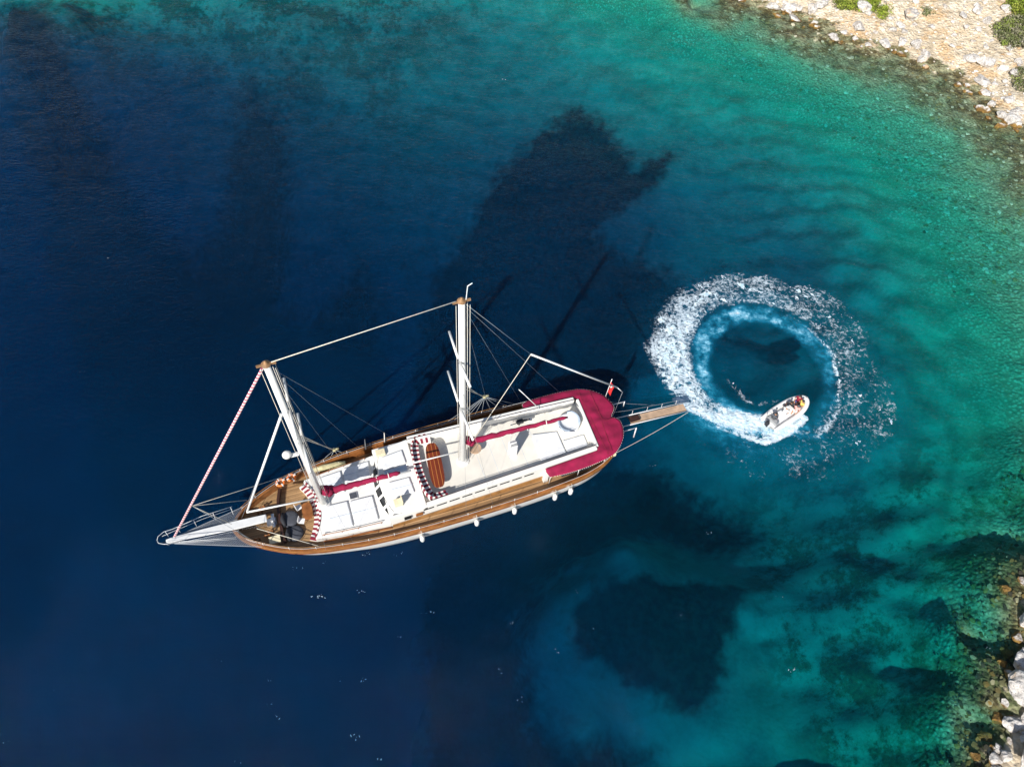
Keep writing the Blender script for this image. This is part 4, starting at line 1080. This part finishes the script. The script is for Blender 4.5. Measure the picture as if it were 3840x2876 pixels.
# boom with crimson sail cover, fore
mb = MB(); mb.tube([(10.75, 0, 4.82), (4.15, 0, 4.62)], .09, 10); bo = mb.build('boom', M['hull_white'], SHIP, True)
def cover(x0, z0, x1, z1, ra, rb_, name, parent):
    pts_ = []; rr = []
    for i in range(22):
        f = i / 21; x = x0 + (x1 - x0) * f; z = z0 + (z1 - z0) * f + .05 * math.sin(i * 1.7)
        pts_.append((x, .02 * math.sin(i * 2.3), z)); rr.append((ra + (rb_ - ra) * f ** .6) * (1 + .12 * math.sin(i * 2.9)) * (.55 if i in (0, 21) else 1))
    return MB().tube(pts_, rr, 12, flat=1.25).build(name, M['crimson'], parent, True)
cover(10.7, 5.05, 5.0, 4.78, .30, .15, 'sail_cover', bo)
cover(10.78, 5.55, 10.25, 5.0, .26, .34, 'sail_cover', bo)
for i, x in enumerate((8.4, 7.6, 6.8, 5.9)):
    MB().tube([(x, -.3, 4.75), (x, 0, 5.1), (x, .3, 4.75)], .03, 5).build('sail_tie', M['stripe_w'], bo)
mb = MB(); mb.tube([(-.3, 0, 6.35), (-8.75, 0, 6.02)], .08, 10); bo = mb.build('boom', M['hull_white'], SHIP, True)
cover(-.35, 6.55, -8.65, 6.12, .26, .13, 'sail_cover', bo)
cover(-.28, 7.0, -.75, 6.5, .24, .30, 'sail_cover', bo)
for i, x in enumerate((-2.4, -3.1, -3.8, -5.2, -6.8)):
    MB().tube([(x, -.24, 6.2), (x, 0, 6.5), (x, .24, 6.2)], .03, 5).build('sail_tie', M['stripe_w'], bo)
bar((16.2, 0, 5.35), (11.4, 0, 4.5), .07, M['hull_white'], SHIP, 'staysail_boom')
bar((.35, 0, 5.5), (4.45, 0, 5.75), .055, M['hull_white'], SHIP, 'staysail_boom')
# stays
def stay(p, q, r, m, name='stay', n=6, sag=0.0):
    P_ = [Vector(p).lerp(Vector(q), i / 12) - Vector((0, 0, sag * math.sin(math.pi * i / 12))) for i in range(13)] if sag else [p, q]
    return MB().tube(P_, r, n).build(name, m, SHIP, True)
o = MB()
stay((11.3, 0, 21.1), (21.3, 0, 4.75), .085, M['jib'], 'furled_jib', 8)
stay((11.3, 0, 16.4), (16.1, 0, 5.5), .085, M['jib_white'], 'furled_staysail', 8)
stay((10.75, 0, 21.45), (.35, 0, 22.95), .03, M['rope'])
stay((11.3, .1, 16.3), (16.9, -.5, 3.7), .012, M['wire'])
stay((18.96, 0, 8.4), (16.4, -1.9, 3.6), .016, M['rope']); stay((18.96, 0, 8.4), (17.5, .1, 4.4), .02, M['rope']); stay((18.96, 0, 8.4), (12.0, -3.3, 3.2), .016, M['rope'])
stay((18.96, 0, 8.4), (15.7, 2.1, 3.4), .012, M['wire'])
# the aft gaff: pole with its rope down to the main mast
mb = MB(); mb.tube([(-4.72, 0, 16.0), (-12.5, 0, 8.6)], .065, 8); mb.tube([(-12.5, 0, 8.6), (-13.15, 0, 7.65)], .035, 6); mb.build('gaff', M['jib_white'], SHIP, True)
stay((-4.72, 0, 16.0), (-.45, 0, 5.7), .026, M['rope']); stay((-4.72, 0, 16.0), (-.2, 0, 22.6), .014, M['wire'])
stay((-13.15, 0, 7.6), (-13.0, 0, 4.2), .012, M['wire'])
# shrouds to the chainplates, ratline fan
def fan(hub, mx, mz, rails, side):
    for dz in (0, .5):
        stay((mx, side * .2, mz + dz), (hub[0] + dz * .25, hub[1], hub[2]), .026, M['rope'], 'shroud')
    mb = MB(); mb.ball(hub, .17, 8); mb.box((hub[0] - .15, hub[1], hub[2] + .05), (.4, .16, .12)); mb.build('deadeye', M['canvas'], SHIP, True)
    for r_ in rails: stay(hub, (r_, side * 4.1 if r_ < 8 else side * 3.75, sheer(r_) + .1), .020, M['wire'], 'lanyard', 4)
fan((-3.2, -4.35, 5.2), 0, 13.9, (.6, -.1, -.8, -1.5, -2.2, -2.9, -3.8, -4.6, -5.4, -6.1), -1)
fan((9.35, -4.05, 3.75), 11.05, 13.2, (10.6, 9.9, 9.2, 8.4), -1)
for mx, zt in ((0, 22.6), (11.05, 21.1)):
    for dx in (-1.5, -3.6, -6.5): stay((mx, -.1, zt), (mx + dx, -4.05, sheer(mx + dx) + .1), .007, M['wire'], 'shroud', 4)
for mx, mz, rs in ((0, 13.8, (1.0, -1.2)), (11.05, 13.2, (11.6, 9.6))):
    for r_ in rs: stay((mx, .2, mz), (r_, 4.05 if r_ < 8 else 3.6, sheer(r_) + .1), .008, M['wire'], 'shroud', 4)
stay((0, -.1, 22.6), (-10.2, -3.6, 3.1), .007, M['wire'], 'shroud', 4)
stay((-5.6, -3.1, 7.0), (-7.3, -2.3, 4.5), .035, M['chrome'], 'antenna')

# --- foredeck fittings
zf = deckz(14.5)
mb = MB(); mb.lathe([(.20, 0), (.22, .25), (.12, .3), (.12, .42), (.22, .46), (.20, .56), (.06, .6)], (14.9, -.05, zf), 12); mb.tube([(14.9, -.6, zf + .3), (14.9, .5, zf + .3)], .14, 10)
mb.box((15.05, -.05, zf + .12), (.7, .6, .22)); mb.build('windlass', M['metal'], SHIP, bevel=.02)
mb = MB(); mb.strip([(14.05, -2.55), (14.30, -1.7), (14.42, -.8), (14.45, .2), (14.42, 1.2), (14.35, 1.9)], .20, zf, zf + .34); mb.build('dark_strip', M['darkwood'], SHIP)  # raised dark strip curving across the foredeck
for x, y, a in ((15.75, -1.05, .5), (15.5, -1.35, .5), (15.45, 1.0, -.4), (15.2, .75, -.4), (12.6, 2.85, .1), (12.9, 2.75, .1), (16.2, 1.1, 0)):
    mb = MB()
    for d_ in (-.14, .14): mb.tube([(x + d_, y, deckz(x)), (x + d_, y, deckz(x) + .42)], .055, 8)
    mb.tube([(x - .26, y, deckz(x) + .32), (x + .26, y, deckz(x) + .32)], .04, 6); mb.build('bollard', M['varnish'], SHIP, True)
mb = MB(); mb.box((15.4, -.72, zf + .25), (1.1, .10, .5)); mb.build('anchor_roller', M['darkwood'], SHIP)
# anchor chain
mb = MB()
for i in range(18):
    mb.box((15.35 + i * .13, .12 + .05 * (i % 2), zf + .2 + i * .045), (.10, .05, .05), rz=.5 * (i % 2))
mb.build('anchor_chain', M['metal'], SHIP)
# white bow rope from the foremast to port rail
stay((16.0, .6, 3.6), (11.9, 3.25, 3.2), .022, M['rope'], 'line')
# stern davits and ladder
for y, xe in ((-1.6, -15.05), (1.1, -14.9)):
    mb = MB(); mb.tube([(-13.1, y, 3.0), (xe, y, 3.0)], .035, 8)
    if y > 0: mb.tube([(xe, y, 3.02), (xe + .12, y + .25, 1.9)], .055, 8)
    else: mb.tube([(xe, y, 3.02), (xe - .02, y + .05, 2.3)], .045, 8)
    mb.build('davit', M['chrome'], SHIP, True)
# gangway
mb = MB()
g0 = np.array([-13.1, .05, 2.75]); g1 = np.array([-20.6, -.15, 1.65])
def gp(f, y, dz=0): p = g0 + (g1 - g0) * f; return (p[0], p[1] + y, p[2] + dz)
vs = []
for f in (.24, 1.0):
    vs += [gp(f, -.36, 0), gp(f, .36, 0), gp(f, .36, -.06), gp(f, -.36, -.06)]
mb.add(vs, [(0, 1, 5, 4), (1, 2, 6, 5), (2, 3, 7, 6), (3, 0, 4, 7), (3, 2, 1, 0), (4, 5, 6, 7)]); gw = mb.build('gangway', M['gang'], SHIP)
for y in (-.46, .46):
    MB().tube([gp(0, y, .05), gp(1, y, .05)], .045, 6).build('gangway_rail', M['chrome'], gw, True)
MB().tube([gp(.02, -.75, .7), gp(.25, -.62, .62), gp(.99, -.5, .5)], .014, 4).build('gangway_rope', M['wire'], gw)
for f in (.3, .5, .7, .9): MB().tube([gp(f, -.46, 0), gp(f, -.52, .6)], .018, 5).build('gangway_post', M['chrome'], gw)
mb = MB(); mb.box(tuple(gp(.30, 0, .09)), (.9, .5, .12), rz=.03); mb.build('hinge_box', M['darkwood'], gw)
for x, y in ((7.0, -3.85), (5.4, -4.0)):
    MB().tube([(x, y, sheer(x) + .05), (x - .1, y - .05, sheer(x) + 1.5)], [.07, .02], 6).build('flagpole', M['stripe_w'], SHIP, True)

# ------------------------------------------------------------------ things standing on, or hanging from, the yacht
def on(name, x, y, z, label, cat, group=None, rz=0):
    o = empty(name, ship_w(x, y, z), RZS + rz); tag(o, label, cat, group); return o
def oval(rx, ry, n=24, e=2.6):
    return [(rx * np.sign(math.cos(t)) * abs(math.cos(t)) ** (2 / e), ry * np.sign(math.sin(t)) * abs(math.sin(t)) ** (2 / e)) for t in [2 * math.pi * i / n for i in range(n)]]
t = on('dining_table', 2.25, 0.0, 3.727, 'long oval mahogany table inside the striped U shaped bench on the sundeck', 'table', rz=-.10)
MB().prism(oval(.56, 1.95, 28, 3.2), .66, .74).build('tabletop', M['table'], t)
for y in (-1.2, 1.2): MB().tube([(0, y, 0), (0, y, .66)], .07, 8).build('leg', M['metal'], t, True)
t = on('foredeck_table', 12.35, .02, deckz(12.3), 'small mahogany table standing before the striped foredeck bench', 'table')
MB().prism(oval(.38, .72, 20, 3), .56, .63).build('tabletop', M['varnish'], t); MB().tube([(0, 0, 0), (0, 0, .56)], .08, 8).build('leg', M['metal'], t, True)
t = on('round_table', -1.15, -.5, 3.727, 'small round weathered table behind the main mast', 'table')
MB().lathe([(.48, .56), (.52, .58), (.52, .62), (.48, .64)], n=20).build('tabletop', M['gang'], t); MB().tube([(0, 0, 0), (0, 0, .56)], .07, 8).build('leg', M['metal'], t, True)
# dark round cushions
for k, (x, y, r_, lb) in enumerate(((13.72, .12, .66, 'round charcoal deck cushion beside the windlass, nearer the middle of the foredeck'), (13.55, 1.38, .62, 'round charcoal deck cushion nearer the port rail of the foredeck'))):
    b = on('round_cushion', x, y, deckz(x), lb, 'cushion', 'dark round cushions on the foredeck')
    MB().lathe([(r_ * .9, 0), (r_, .08), (r_, .26), (r_ * .93, .34), (r_ * .6, .38), (.02, .39)], n=24).build('seat', M['charcoal'], b, True)
    MB().tube([(.42, -.52 * r_ / .62, .30), (.50, 0, .42), (.42, .52 * r_ / .62, .30)], [.12, .2, .12], 8, flat=1.5).build('backrest', M['black'], b, True)
# folding chairs
for x, y, a, lb in ((12.95, -.55, .3, 'white folding chair under the staysail boom by the foredeck table'), (12.9, .62, -.4, 'white folding chair at the port end of the foredeck table')):
    c = on('folding_chair', x, y, deckz(x), lb, 'chair', 'folding chairs round the foredeck table', a)
    MB().box((0, 0, .42), (.42, .42, .04)).build('seat', M['jib_white'], c); MB().box((.21, 0, .66), (.04, .42, .40)).build('backrest', M['jib_white'], c)
    for dx in (-.18, .18):
        for dy in (-.18, .18): MB().tube([(dx, dy, 0), (dx, dy, .42)], .015, 5).build('leg', M['metal'], c)
c = on('storage_box', 15.0, 1.55, deckz(15), 'cream storage box near the port bow', 'box')
MB().box((0, 0, .2), (.78, .56, .4)).build('body', M['cream'], c, bevel=.03); MB().box((0, 0, .43), (.82, .60, .06)).build('lid', M['cream'], c, bevel=.02)
def torus(R0, r0, n=20, k=8):
    return [(R0 * math.cos(2 * math.pi * i / n), R0 * math.sin(2 * math.pi * i / n), 0) for i in range(n + 1)]
for x, y, lb in ((13.85, -2.78, 'orange lifebuoy on the starboard rail, the one nearer the bow'), (13.0, -3.0, 'orange and white lifebuoy on the starboard rail, the one nearer the foremast')):
    c = on('lifebuoy', x, y, sheer(x) + .12, lb, 'lifebuoy', 'lifebuoys on the starboard bow rail')
    MB().tube(torus(.28, .09), .085, 8, cap=False).build('ring', M['orange'], c, True)
    for a in (.4, 2.0, 3.5, 5.1):
        MB().box((.28 * math.cos(a), .28 * math.sin(a), 0), (.19, .10, .19), rz=a).build('band', M['stripe_w'], c)
c = on('rolled_canvas', 10.1, -3.28, sheer(10) - .15, 'long roll of khaki and white canvas lashed along the starboard side deck', 'canvas roll')
MB().tube([(-1.3, .12, 0), (-.6, .04, .03), (.4, -.02, .02), (1.2, -.05, 0)], [.20, .24, .24, .18], 12).build('roll', M['canvas'], c, True)
for x in (-.8, 0, .8): MB().tube([(x, -.25, -.1), (x, .0, .27), (x, .25, -.1)], .02, 5).build('lashing', M['stripe_w'], c)
# fenders
FD = [(4.62, 'white fender on the port side, the one nearest the bow'), (.25, 'white fender on the port side, second from the bow'), (-2.9, 'white fender on the port side, middle one of five'), (-6.4, 'white fender on the port side under the front end of the awning'), (-7.8, 'white fender on the port side, the one nearest the stern')]
f0 = None
for i, (x, lb) in enumerate(FD):
    if f0 is None:
        f0 = on('fender', x, 4.42, 1.7, lb, 'fender', 'fenders hung along the port side')
        MB().lathe([(.03, -.42), (.16, -.36), (.19, -.2), (.19, .2), (.16, .34), (.06, .42), (.03, .48)], n=14).build('body', M['hull_white'], f0, True)
        MB().tube([(0, 0, .46), (0, -.02, .9), (0, -.18, 1.12)], .018, 5).build('rope', M['rope'], f0)
        f = f0
    else:
        f = copy_tree(f0); f['label'] = lb
    yy = float(np.interp(x, [-10, -8, -4, 1, 5], [3.72, 4.02, 4.2, 4.22, 4.13])) + .22
    f.location = ship_w(x, yy, 1.62)
# grey folded loungers stood upright
c = on('folded_loungers', -3.95, .55, 3.727, 'tall grey stack of folded loungers standing under the main boom', 'lounger stack')
for i in range(5):
    MB().prism([(p[0], p[1] + (i - 2) * .13) for p in oval(.30, .05, 12)], 0, 1.75 - abs(i - 2) * .08).build('lounger', M['grey'] if i % 2 else M['jib_white'], c, bevel=.02)
# outboard
c = on('outboard_motor', -5.4, -1.75, 4.0, 'black outboard motor clamped at the starboard seat of the sundeck', 'outboard motor')
MB().box((0, 0, .32), (.62, .34, .36), taper=.8).build('cowling', M['black'], c, bevel=.06); MB().tube([(-.25, 0, .25), (-.9, -.05, .12)], [.10, .06], 8).build('shaft', M['black'], c, True)
MB().tube([(.2, .05, .3), (.85, .1, .3)], .04, 6).build('tiller', M['black'], c); mbp = MB(); mbp.lathe([(.03, 0), (.16, .02), (.16, .05), (.03, .07)], (-.95, -.05, .08), 10); mbp.build('propeller', M['metal'], c)
MB().tube([(.05, 0, -.27), (.05, 0, .2)], .05, 6).build('bracket', M['darkwood'], c)
# round daybed
c = on('round_daybed', -9.15, -.45, 3.727, 'round white daybed with inner shade painted blue grey at the aft end of the sundeck', 'daybed')
MB().lathe([(.86, 0), (.94, .08), (.94, .46), (.80, .50), (.76, .30), (.02, .30)], n=28).build('shell', M['mattress'], c, True)
mb = MB(); mb.strip([(.80 * math.cos(a), .80 * math.sin(a)) for a in np.linspace(R(-45), R(75), 10)], .10, .46, .60); mb.build('shade_arc', M['greycush'], c)  # blue grey arc that paints the shade inside the rim
mb = MB(); mb.strip([(.88 * math.cos(a), .88 * math.sin(a)) for a in np.linspace(R(150), R(255), 10)], .12, .44, .95); mb.build('backrest', M['greycush'], c)
MB().tube([(-.2, .92, .55), (.55, .72, .55), (.9, .1, .55)], .02, 5).build('trim', M['darkwood'], c)
# ensign
c = on('ensign', -13.2, -2.0, 3.2, 'small red flag with white marks hanging on a staff at the stern', 'flag')
MB().tube([(0, 0, 0), (-.15, 0, 3.4)], .03, 6).build('staff', M['chrome'], c, True)
mb = MB(); vs = []
for i in range(7):
    for j in range(6):
        vs.append((-.12 - .05 * j + .03 * math.sin(i * 1.3 + j), .10 * math.sin(j * 1.5 + i * .4) + j * .03, 3.1 - i * .26 - j * .12))
mb.add(vs, [(i * 6 + j, i * 6 + j + 1, i * 6 + j + 7, i * 6 + j + 6) for i in range(6) for j in range(5)])
cl = mb.build('cloth', M['red'], c, True); cl.modifiers.new('s', 'SOLIDIFY').thickness = .01
MB().ball((-.26, .10, 2.35), .12, 8, sq=(1, .3, 1)).build('crescent', M['stripe_w'], cl)
# mooring rope
mb = MB(); a = Vector(ship_w(-12.3, 2.75, 3.0)); b = Vector(ship_w(-20.7, .35, 1.5))
mb.tube([a.lerp(b, i / 10) - Vector((0, 0, .25 * math.sin(math.pi * i / 10))) for i in range(11)], .022, 5)
tag(mb.build('mooring_rope', M['rope']), 'pale rope stretched from the port quarter to the end of the gangway', 'rope')
mb = MB(); a = Vector(ship_w(-13.0, -2.3, 3.0)); b = Vector((30.5, 33.5, .3)); b = Vector(ship_w(-21.5, -1.1, .25))
mb.tube([a.lerp(b, i / 10) - Vector((0, 0, .3 * math.sin(math.pi * i / 10))) for i in range(11)], .014, 5)
tag(mb.build('mooring_rope', M['wire']), 'thin dark rope running from the starboard quarter into the foam', 'rope')

# ------------------------------------------------------------------ the inflatable boat
BH = math.atan2(36.61 - 33.75, 27.39 - 23.65)
BO = np.array([25.25, 34.95])
TB = empty('inflatable_boat', (BO[0], BO[1], .0), BH); TB.rotation_euler = (R(-7), R(-3), BH)
tag(TB, 'white inflatable motor boat with people aboard, turning in its own foam', 'inflatable boat')
tube_path = [(-2.35, .80, .55), (-1.4, .84, .55), (0, .86, .57), (1.0, .78, .62), (1.7, .58, .70), (2.15, .30, .78), (2.30, 0, .82)]
tp = [tuple(p) for p in crom(tube_path, 4)]
full = tp + [(p[0], -p[1], p[2]) for p in tp[-2::-1]]
rr = [.10 + .13 * min(1, i / 5) for i in range(len(full))]; rr = [min(a, b) for a, b in zip(rr, rr[::-1])]
MB().tube(full, rr, 12).build('tube', M['tube'], TB, True)
mb = MB(); n_ = 14; vs = []
for i in range(n_):
    f = i / (n_ - 1); x = -2.3 + 4.5 * f; w_ = .80 * (1 - max(0, (f - .55) / .45) ** 2.2); vs += [(x, -w_, .45), (x, 0, .05 + .35 * max(0, f - .5)), (x, w_, .45)]
mb.add(vs, [(3 * i + j, 3 * i + 3 + j, 3 * i + 4 + j, 3 * i + 1 + j) for i in range(n_ - 1) for j in range(2)]); mb.build('hull', M['white'], TB)
mb = MB(); mb.prism([(-2.2, -.66), (.9, -.66), (1.6, -.4), (2.0, 0), (1.6, .4), (.9, .66), (-2.2, .66)], .40, .46); mb.build('floor', M['jib_white'], TB)
mb = MB(); mb.box((.25, .0, .78), (.42, .62, .62), taper=.85); co = mb.build('console', M['white'], TB, bevel=.04)
MB().box((.40, 0, 1.18), (.03, .56, .22)).build('windshield', M['glass'], co)
MB().tube([(.02 + .0 * i, .17 * math.cos(i * .63), 1.0 + .17 * math.sin(i * .63)) for i in range(11)], .018, 5).build('steering_wheel', M['black'], co)
mb = MB(); mb.box((-.62, 0, .62), (.50, .80, .34)); mb.build('seat', M['mattress'], TB, bevel=.05)
mb = MB(); mb.box((-1.75, 0, .60), (.45, 1.1, .30)); mb.build('seat', M['grey'], TB, bevel=.05)
mb = MB(); mb.prism([(1.1, -.55), (1.6, -.36), (1.95, 0), (1.6, .36), (1.1, .55)], .46, .66); mb.build('bow_cushion', M['mattress'], TB, bevel=.03)
mb = MB(); mb.box((-2.55, 0, .85), (.42, .34, .46), taper=.8); ob = mb.build('outboard_motor', M['black'], TB, bevel=.06)
MB().box((-2.45, 0, .35), (.16, .10, .7)).build('shaft', M['black'], ob)
mb = MB(); mb.tube([(-1.95, -.62, .6), (-1.95, -.60, 1.55), (-1.95, .60, 1.55), (-1.95, .62, .6)], .03, 6); mb.build('arch', M['metal'], TB)
MB().tube([(2.2, -.16, 1.0), (2.32, 0, 1.06), (2.2, .16, 1.0)], .02, 5).build('bow_handle', M['black'], TB)

# ------------------------------------------------------------------ people
def person(loc, rz, label, shirt, shorts, hat=None, pose='sit', lean=.0, armspread=.25, cushion_h=0.0):
    """loc: point of the seat (sit) or the feet (stand), world"""
    if pose == 'sit':
        J = {'pel': (0, 0, .10), 'spi': (.02 + lean * .2, 0, .34), 'che': (.0 + lean * .45, 0, .52), 'nek': (lean * .55, 0, .66), 'hed': (.03 + lean * .6, 0, .78), 'top': (.02 + lean * .6, 0, .90)}
        leg = lambda s: [(.02, s * .10, .08), (.44, s * .16, .10), (.50, s * .15, -.34), (.62, s * .15, -.40)]
        arm = lambda s: [(lean * .47, s * .19, .58), (.06 + lean * .3, s * (.22 + armspread * .3), .34), (.28, s * (.14 + armspread * .3), .24), (.36, s * (.13 + armspread * .3), .23)]
    else:
        J = {'pel': (0, 0, .92), 'spi': (.02, 0, 1.12), 'che': (lean * .15, 0, 1.32), 'nek': (lean * .2, 0, 1.47), 'hed': (.03 + lean * .25, 0, 1.59), 'top': (.02 + lean * .25, 0, 1.72)}
        leg = lambda s: [(0, s * .10, .88), (.06, s * .14, .48), (-.02, s * .17, .08), (.13, s * .18, .03)]
        arm = lambda s: [(lean * .15, s * .20, 1.40), (.12, s * (.26 + armspread * .2), 1.15), (.36, s * .20, 1.10), (.45, s * .18, 1.10)]
    V = []; E = []; Rr = []
    def add(p, r, prev=None):
        V.append(p); Rr.append(r)
        if prev is not None: E.append((prev, len(V) - 1))
        return len(V) - 1
    a = add(J['pel'], .14); b = add(J['spi'], .125, a); c = add(J['che'], .15, b); d = add(J['nek'], .055, c); e = add(J['hed'], .095, d); f = add(J['top'], .075, e)
    for s in (1, -1):
        q = leg(s); k = add(q[0], .10, a); k = add(q[1], .065, k); k = add(q[2], .042, k); add(q[3], .035, k)
        q = arm(s); k = add(q[0], .062, c); k = add(q[1], .045, k); k = add(q[2], .032, k); k = add(q[3], .034, k)
    me = bpy.data.meshes.new('person'); me.from_pydata(V, E, []); o = bpy.data.objects.new('person_tmp', me); COL.objects.link(o)
    sk = o.modifiers.new('skin', 'SKIN'); o.modifiers.new('sub', 'SUBSURF').levels = 2
    for i, r_ in enumerate(Rr): me.skin_vertices[0].data[i].radius = (r_, r_ * (.78 if i in (0, 1, 2) else 1))
    me.skin_vertices[0].data[0].use_root = True
    dg = bpy.context.evaluated_depsgraph_get(); dg.update()
    m2 = bpy.data.meshes.new_from_object(o.evaluated_get(dg)); bpy.data.objects.remove(o)
    mb = MB(); mb.add([v.co[:] for v in m2.vertices], [tuple(p.vertices) for p in m2.polygons])
    for s in (1, -1):                                   # fingers, thumb
        w0 = Vector(arm(s)[2]); w1 = Vector(arm(s)[3]); t_ = (w1 - w0).normalized()
        for i, ln in enumerate((.065, .078, .082, .072)):
            o_ = w1 + Vector((0, (i - 1.5) * .019, 0)) - t_ * .005
            mb.tube([o_, o_ + t_ * ln * .6, o_ + t_ * ln + Vector((0, 0, -.02))], [.009, .008, .006], 6)
        o_ = w0 + t_ * .03; mb.tube([o_, o_ + t_ * .03 + Vector((0, -s * .04, 0)), o_ + t_ * .06 + Vector((0, -s * .05, -.01))], [.011, .010, .007], 6)
    h = Vector(J['hed'])
    mb.tube([h + Vector((.085, 0, .01)), h + Vector((.118, 0, -.02))], [.012, .018], 6)          # nose
    for s in (1, -1): mb.ball(tuple(h + Vector((.0, s * .088, 0))), .028, 6, sq=(.6, .4, 1))      # ears
    body = mb.build('person', M['skin'], None, True, loc, rz)
    def blob(name, pts_, r_, m_, flat=1.0): return MB().tube(pts_, r_, 12, flat=flat).build(name, m_, body, True)
    for s in (1, -1): MB().ball(tuple(h + Vector((.088, s * .034, .02))), .012, 6).build('eye', M['black'], body)
    MB().box(tuple(h + Vector((.094, 0, -.052))), (.01, .05, .012)).build('mouth', M['stripe_r'], body)
    if shirt is not None:
        P_ = [Vector(J['pel']) + Vector((0, 0, .04)), Vector(J['spi']), Vector(J['che']), Vector(J['che']).lerp(Vector(J['nek']), .55)]
        mb = MB(); mb.tube(P_, [.165, .16, .19, .11], 14, flat=1.0)
        for s in (1, -1):
            q = arm(s); mb.tube([Vector(J['che']) + Vector((0, s * .10, .04)), Vector(q[0]), Vector(q[0]).lerp(Vector(q[1]), .6)], [.10, .085, .075], 10)
        mb.build('shirt', shirt, body, True)
    mb = MB()
    for s in (1, -1): q = leg(s); mb.tube([Vector(J['pel']) + Vector((0, s * .06, 0)), Vector(q[0]), Vector(q[0]).lerp(Vector(q[1]), .75)], [.13, .12, .095], 10)
    mb.build('shorts', shorts, body, True)
    mb = MB(); tp_ = Vector(J['top'])
    if hat is not None:
        mb.lathe([(.17, -.02), (.17, .0), (.115, .01), (.105, .06), (.03, .10)], tuple(tp_ + Vector((.01, 0, -.02))), 14); mb.build('hat', hat, body, True)
    mb = MB(); mb.ball(tuple(h + Vector((-.02, 0, .035))), .112, 12, sq=(1, .95, 1)); mb.build('hair', M['hair'], body, True)
    tag(body, label, 'person', 'people in the inflatable boat'); return body
def bt(x, y, z):
    q = TB.matrix_basis @ Vector((x, y, z)); return tuple(q)
bpy.context.view_layer.update()
C_blue = mat('navy cloth', (.03, .04, .16), .8); C_yel = mat('yellow cloth', (.75, .50, .12), .8); C_gry = mat('dark grey cloth', (.07, .075, .085), .8); C_pink = mat('pink cloth', (.75, .35, .33), .8)
person(bt(1.55, .28, .68), BH + R(200), 'person in maroon top and navy shorts sitting at the very bow of the inflatable', M['stripe_r'], C_blue, None, lean=-.1)
person(bt(1.45, -.26, .68), BH + R(160), 'person in yellow top with dark hair sitting at the bow of the inflatable', C_yel, M['black'], None, lean=.1)
person(bt(.62, .30, .62), BH + R(190), 'person in dark grey sitting by the left tube ahead of the console', C_gry, C_gry, None, lean=.2, armspread=.5)
person(bt(.70, -.34, .62), BH + R(200), 'person in pink top and grey hat sitting ahead of the console', C_pink, M['stripe_w'], C_gry, lean=.1)
person(bt(-.55, .02, .79), BH, 'person in white shirt steering from the console seat', M['stripe_w'], M['mattress'], M['stripe_w'], lean=.25, armspread=.5)
person(bt(-1.72, .12, .75), BH, 'person in dark grey jacket sitting on the stern seat by the outboard', C_gry, C_gry, None, lean=.15)
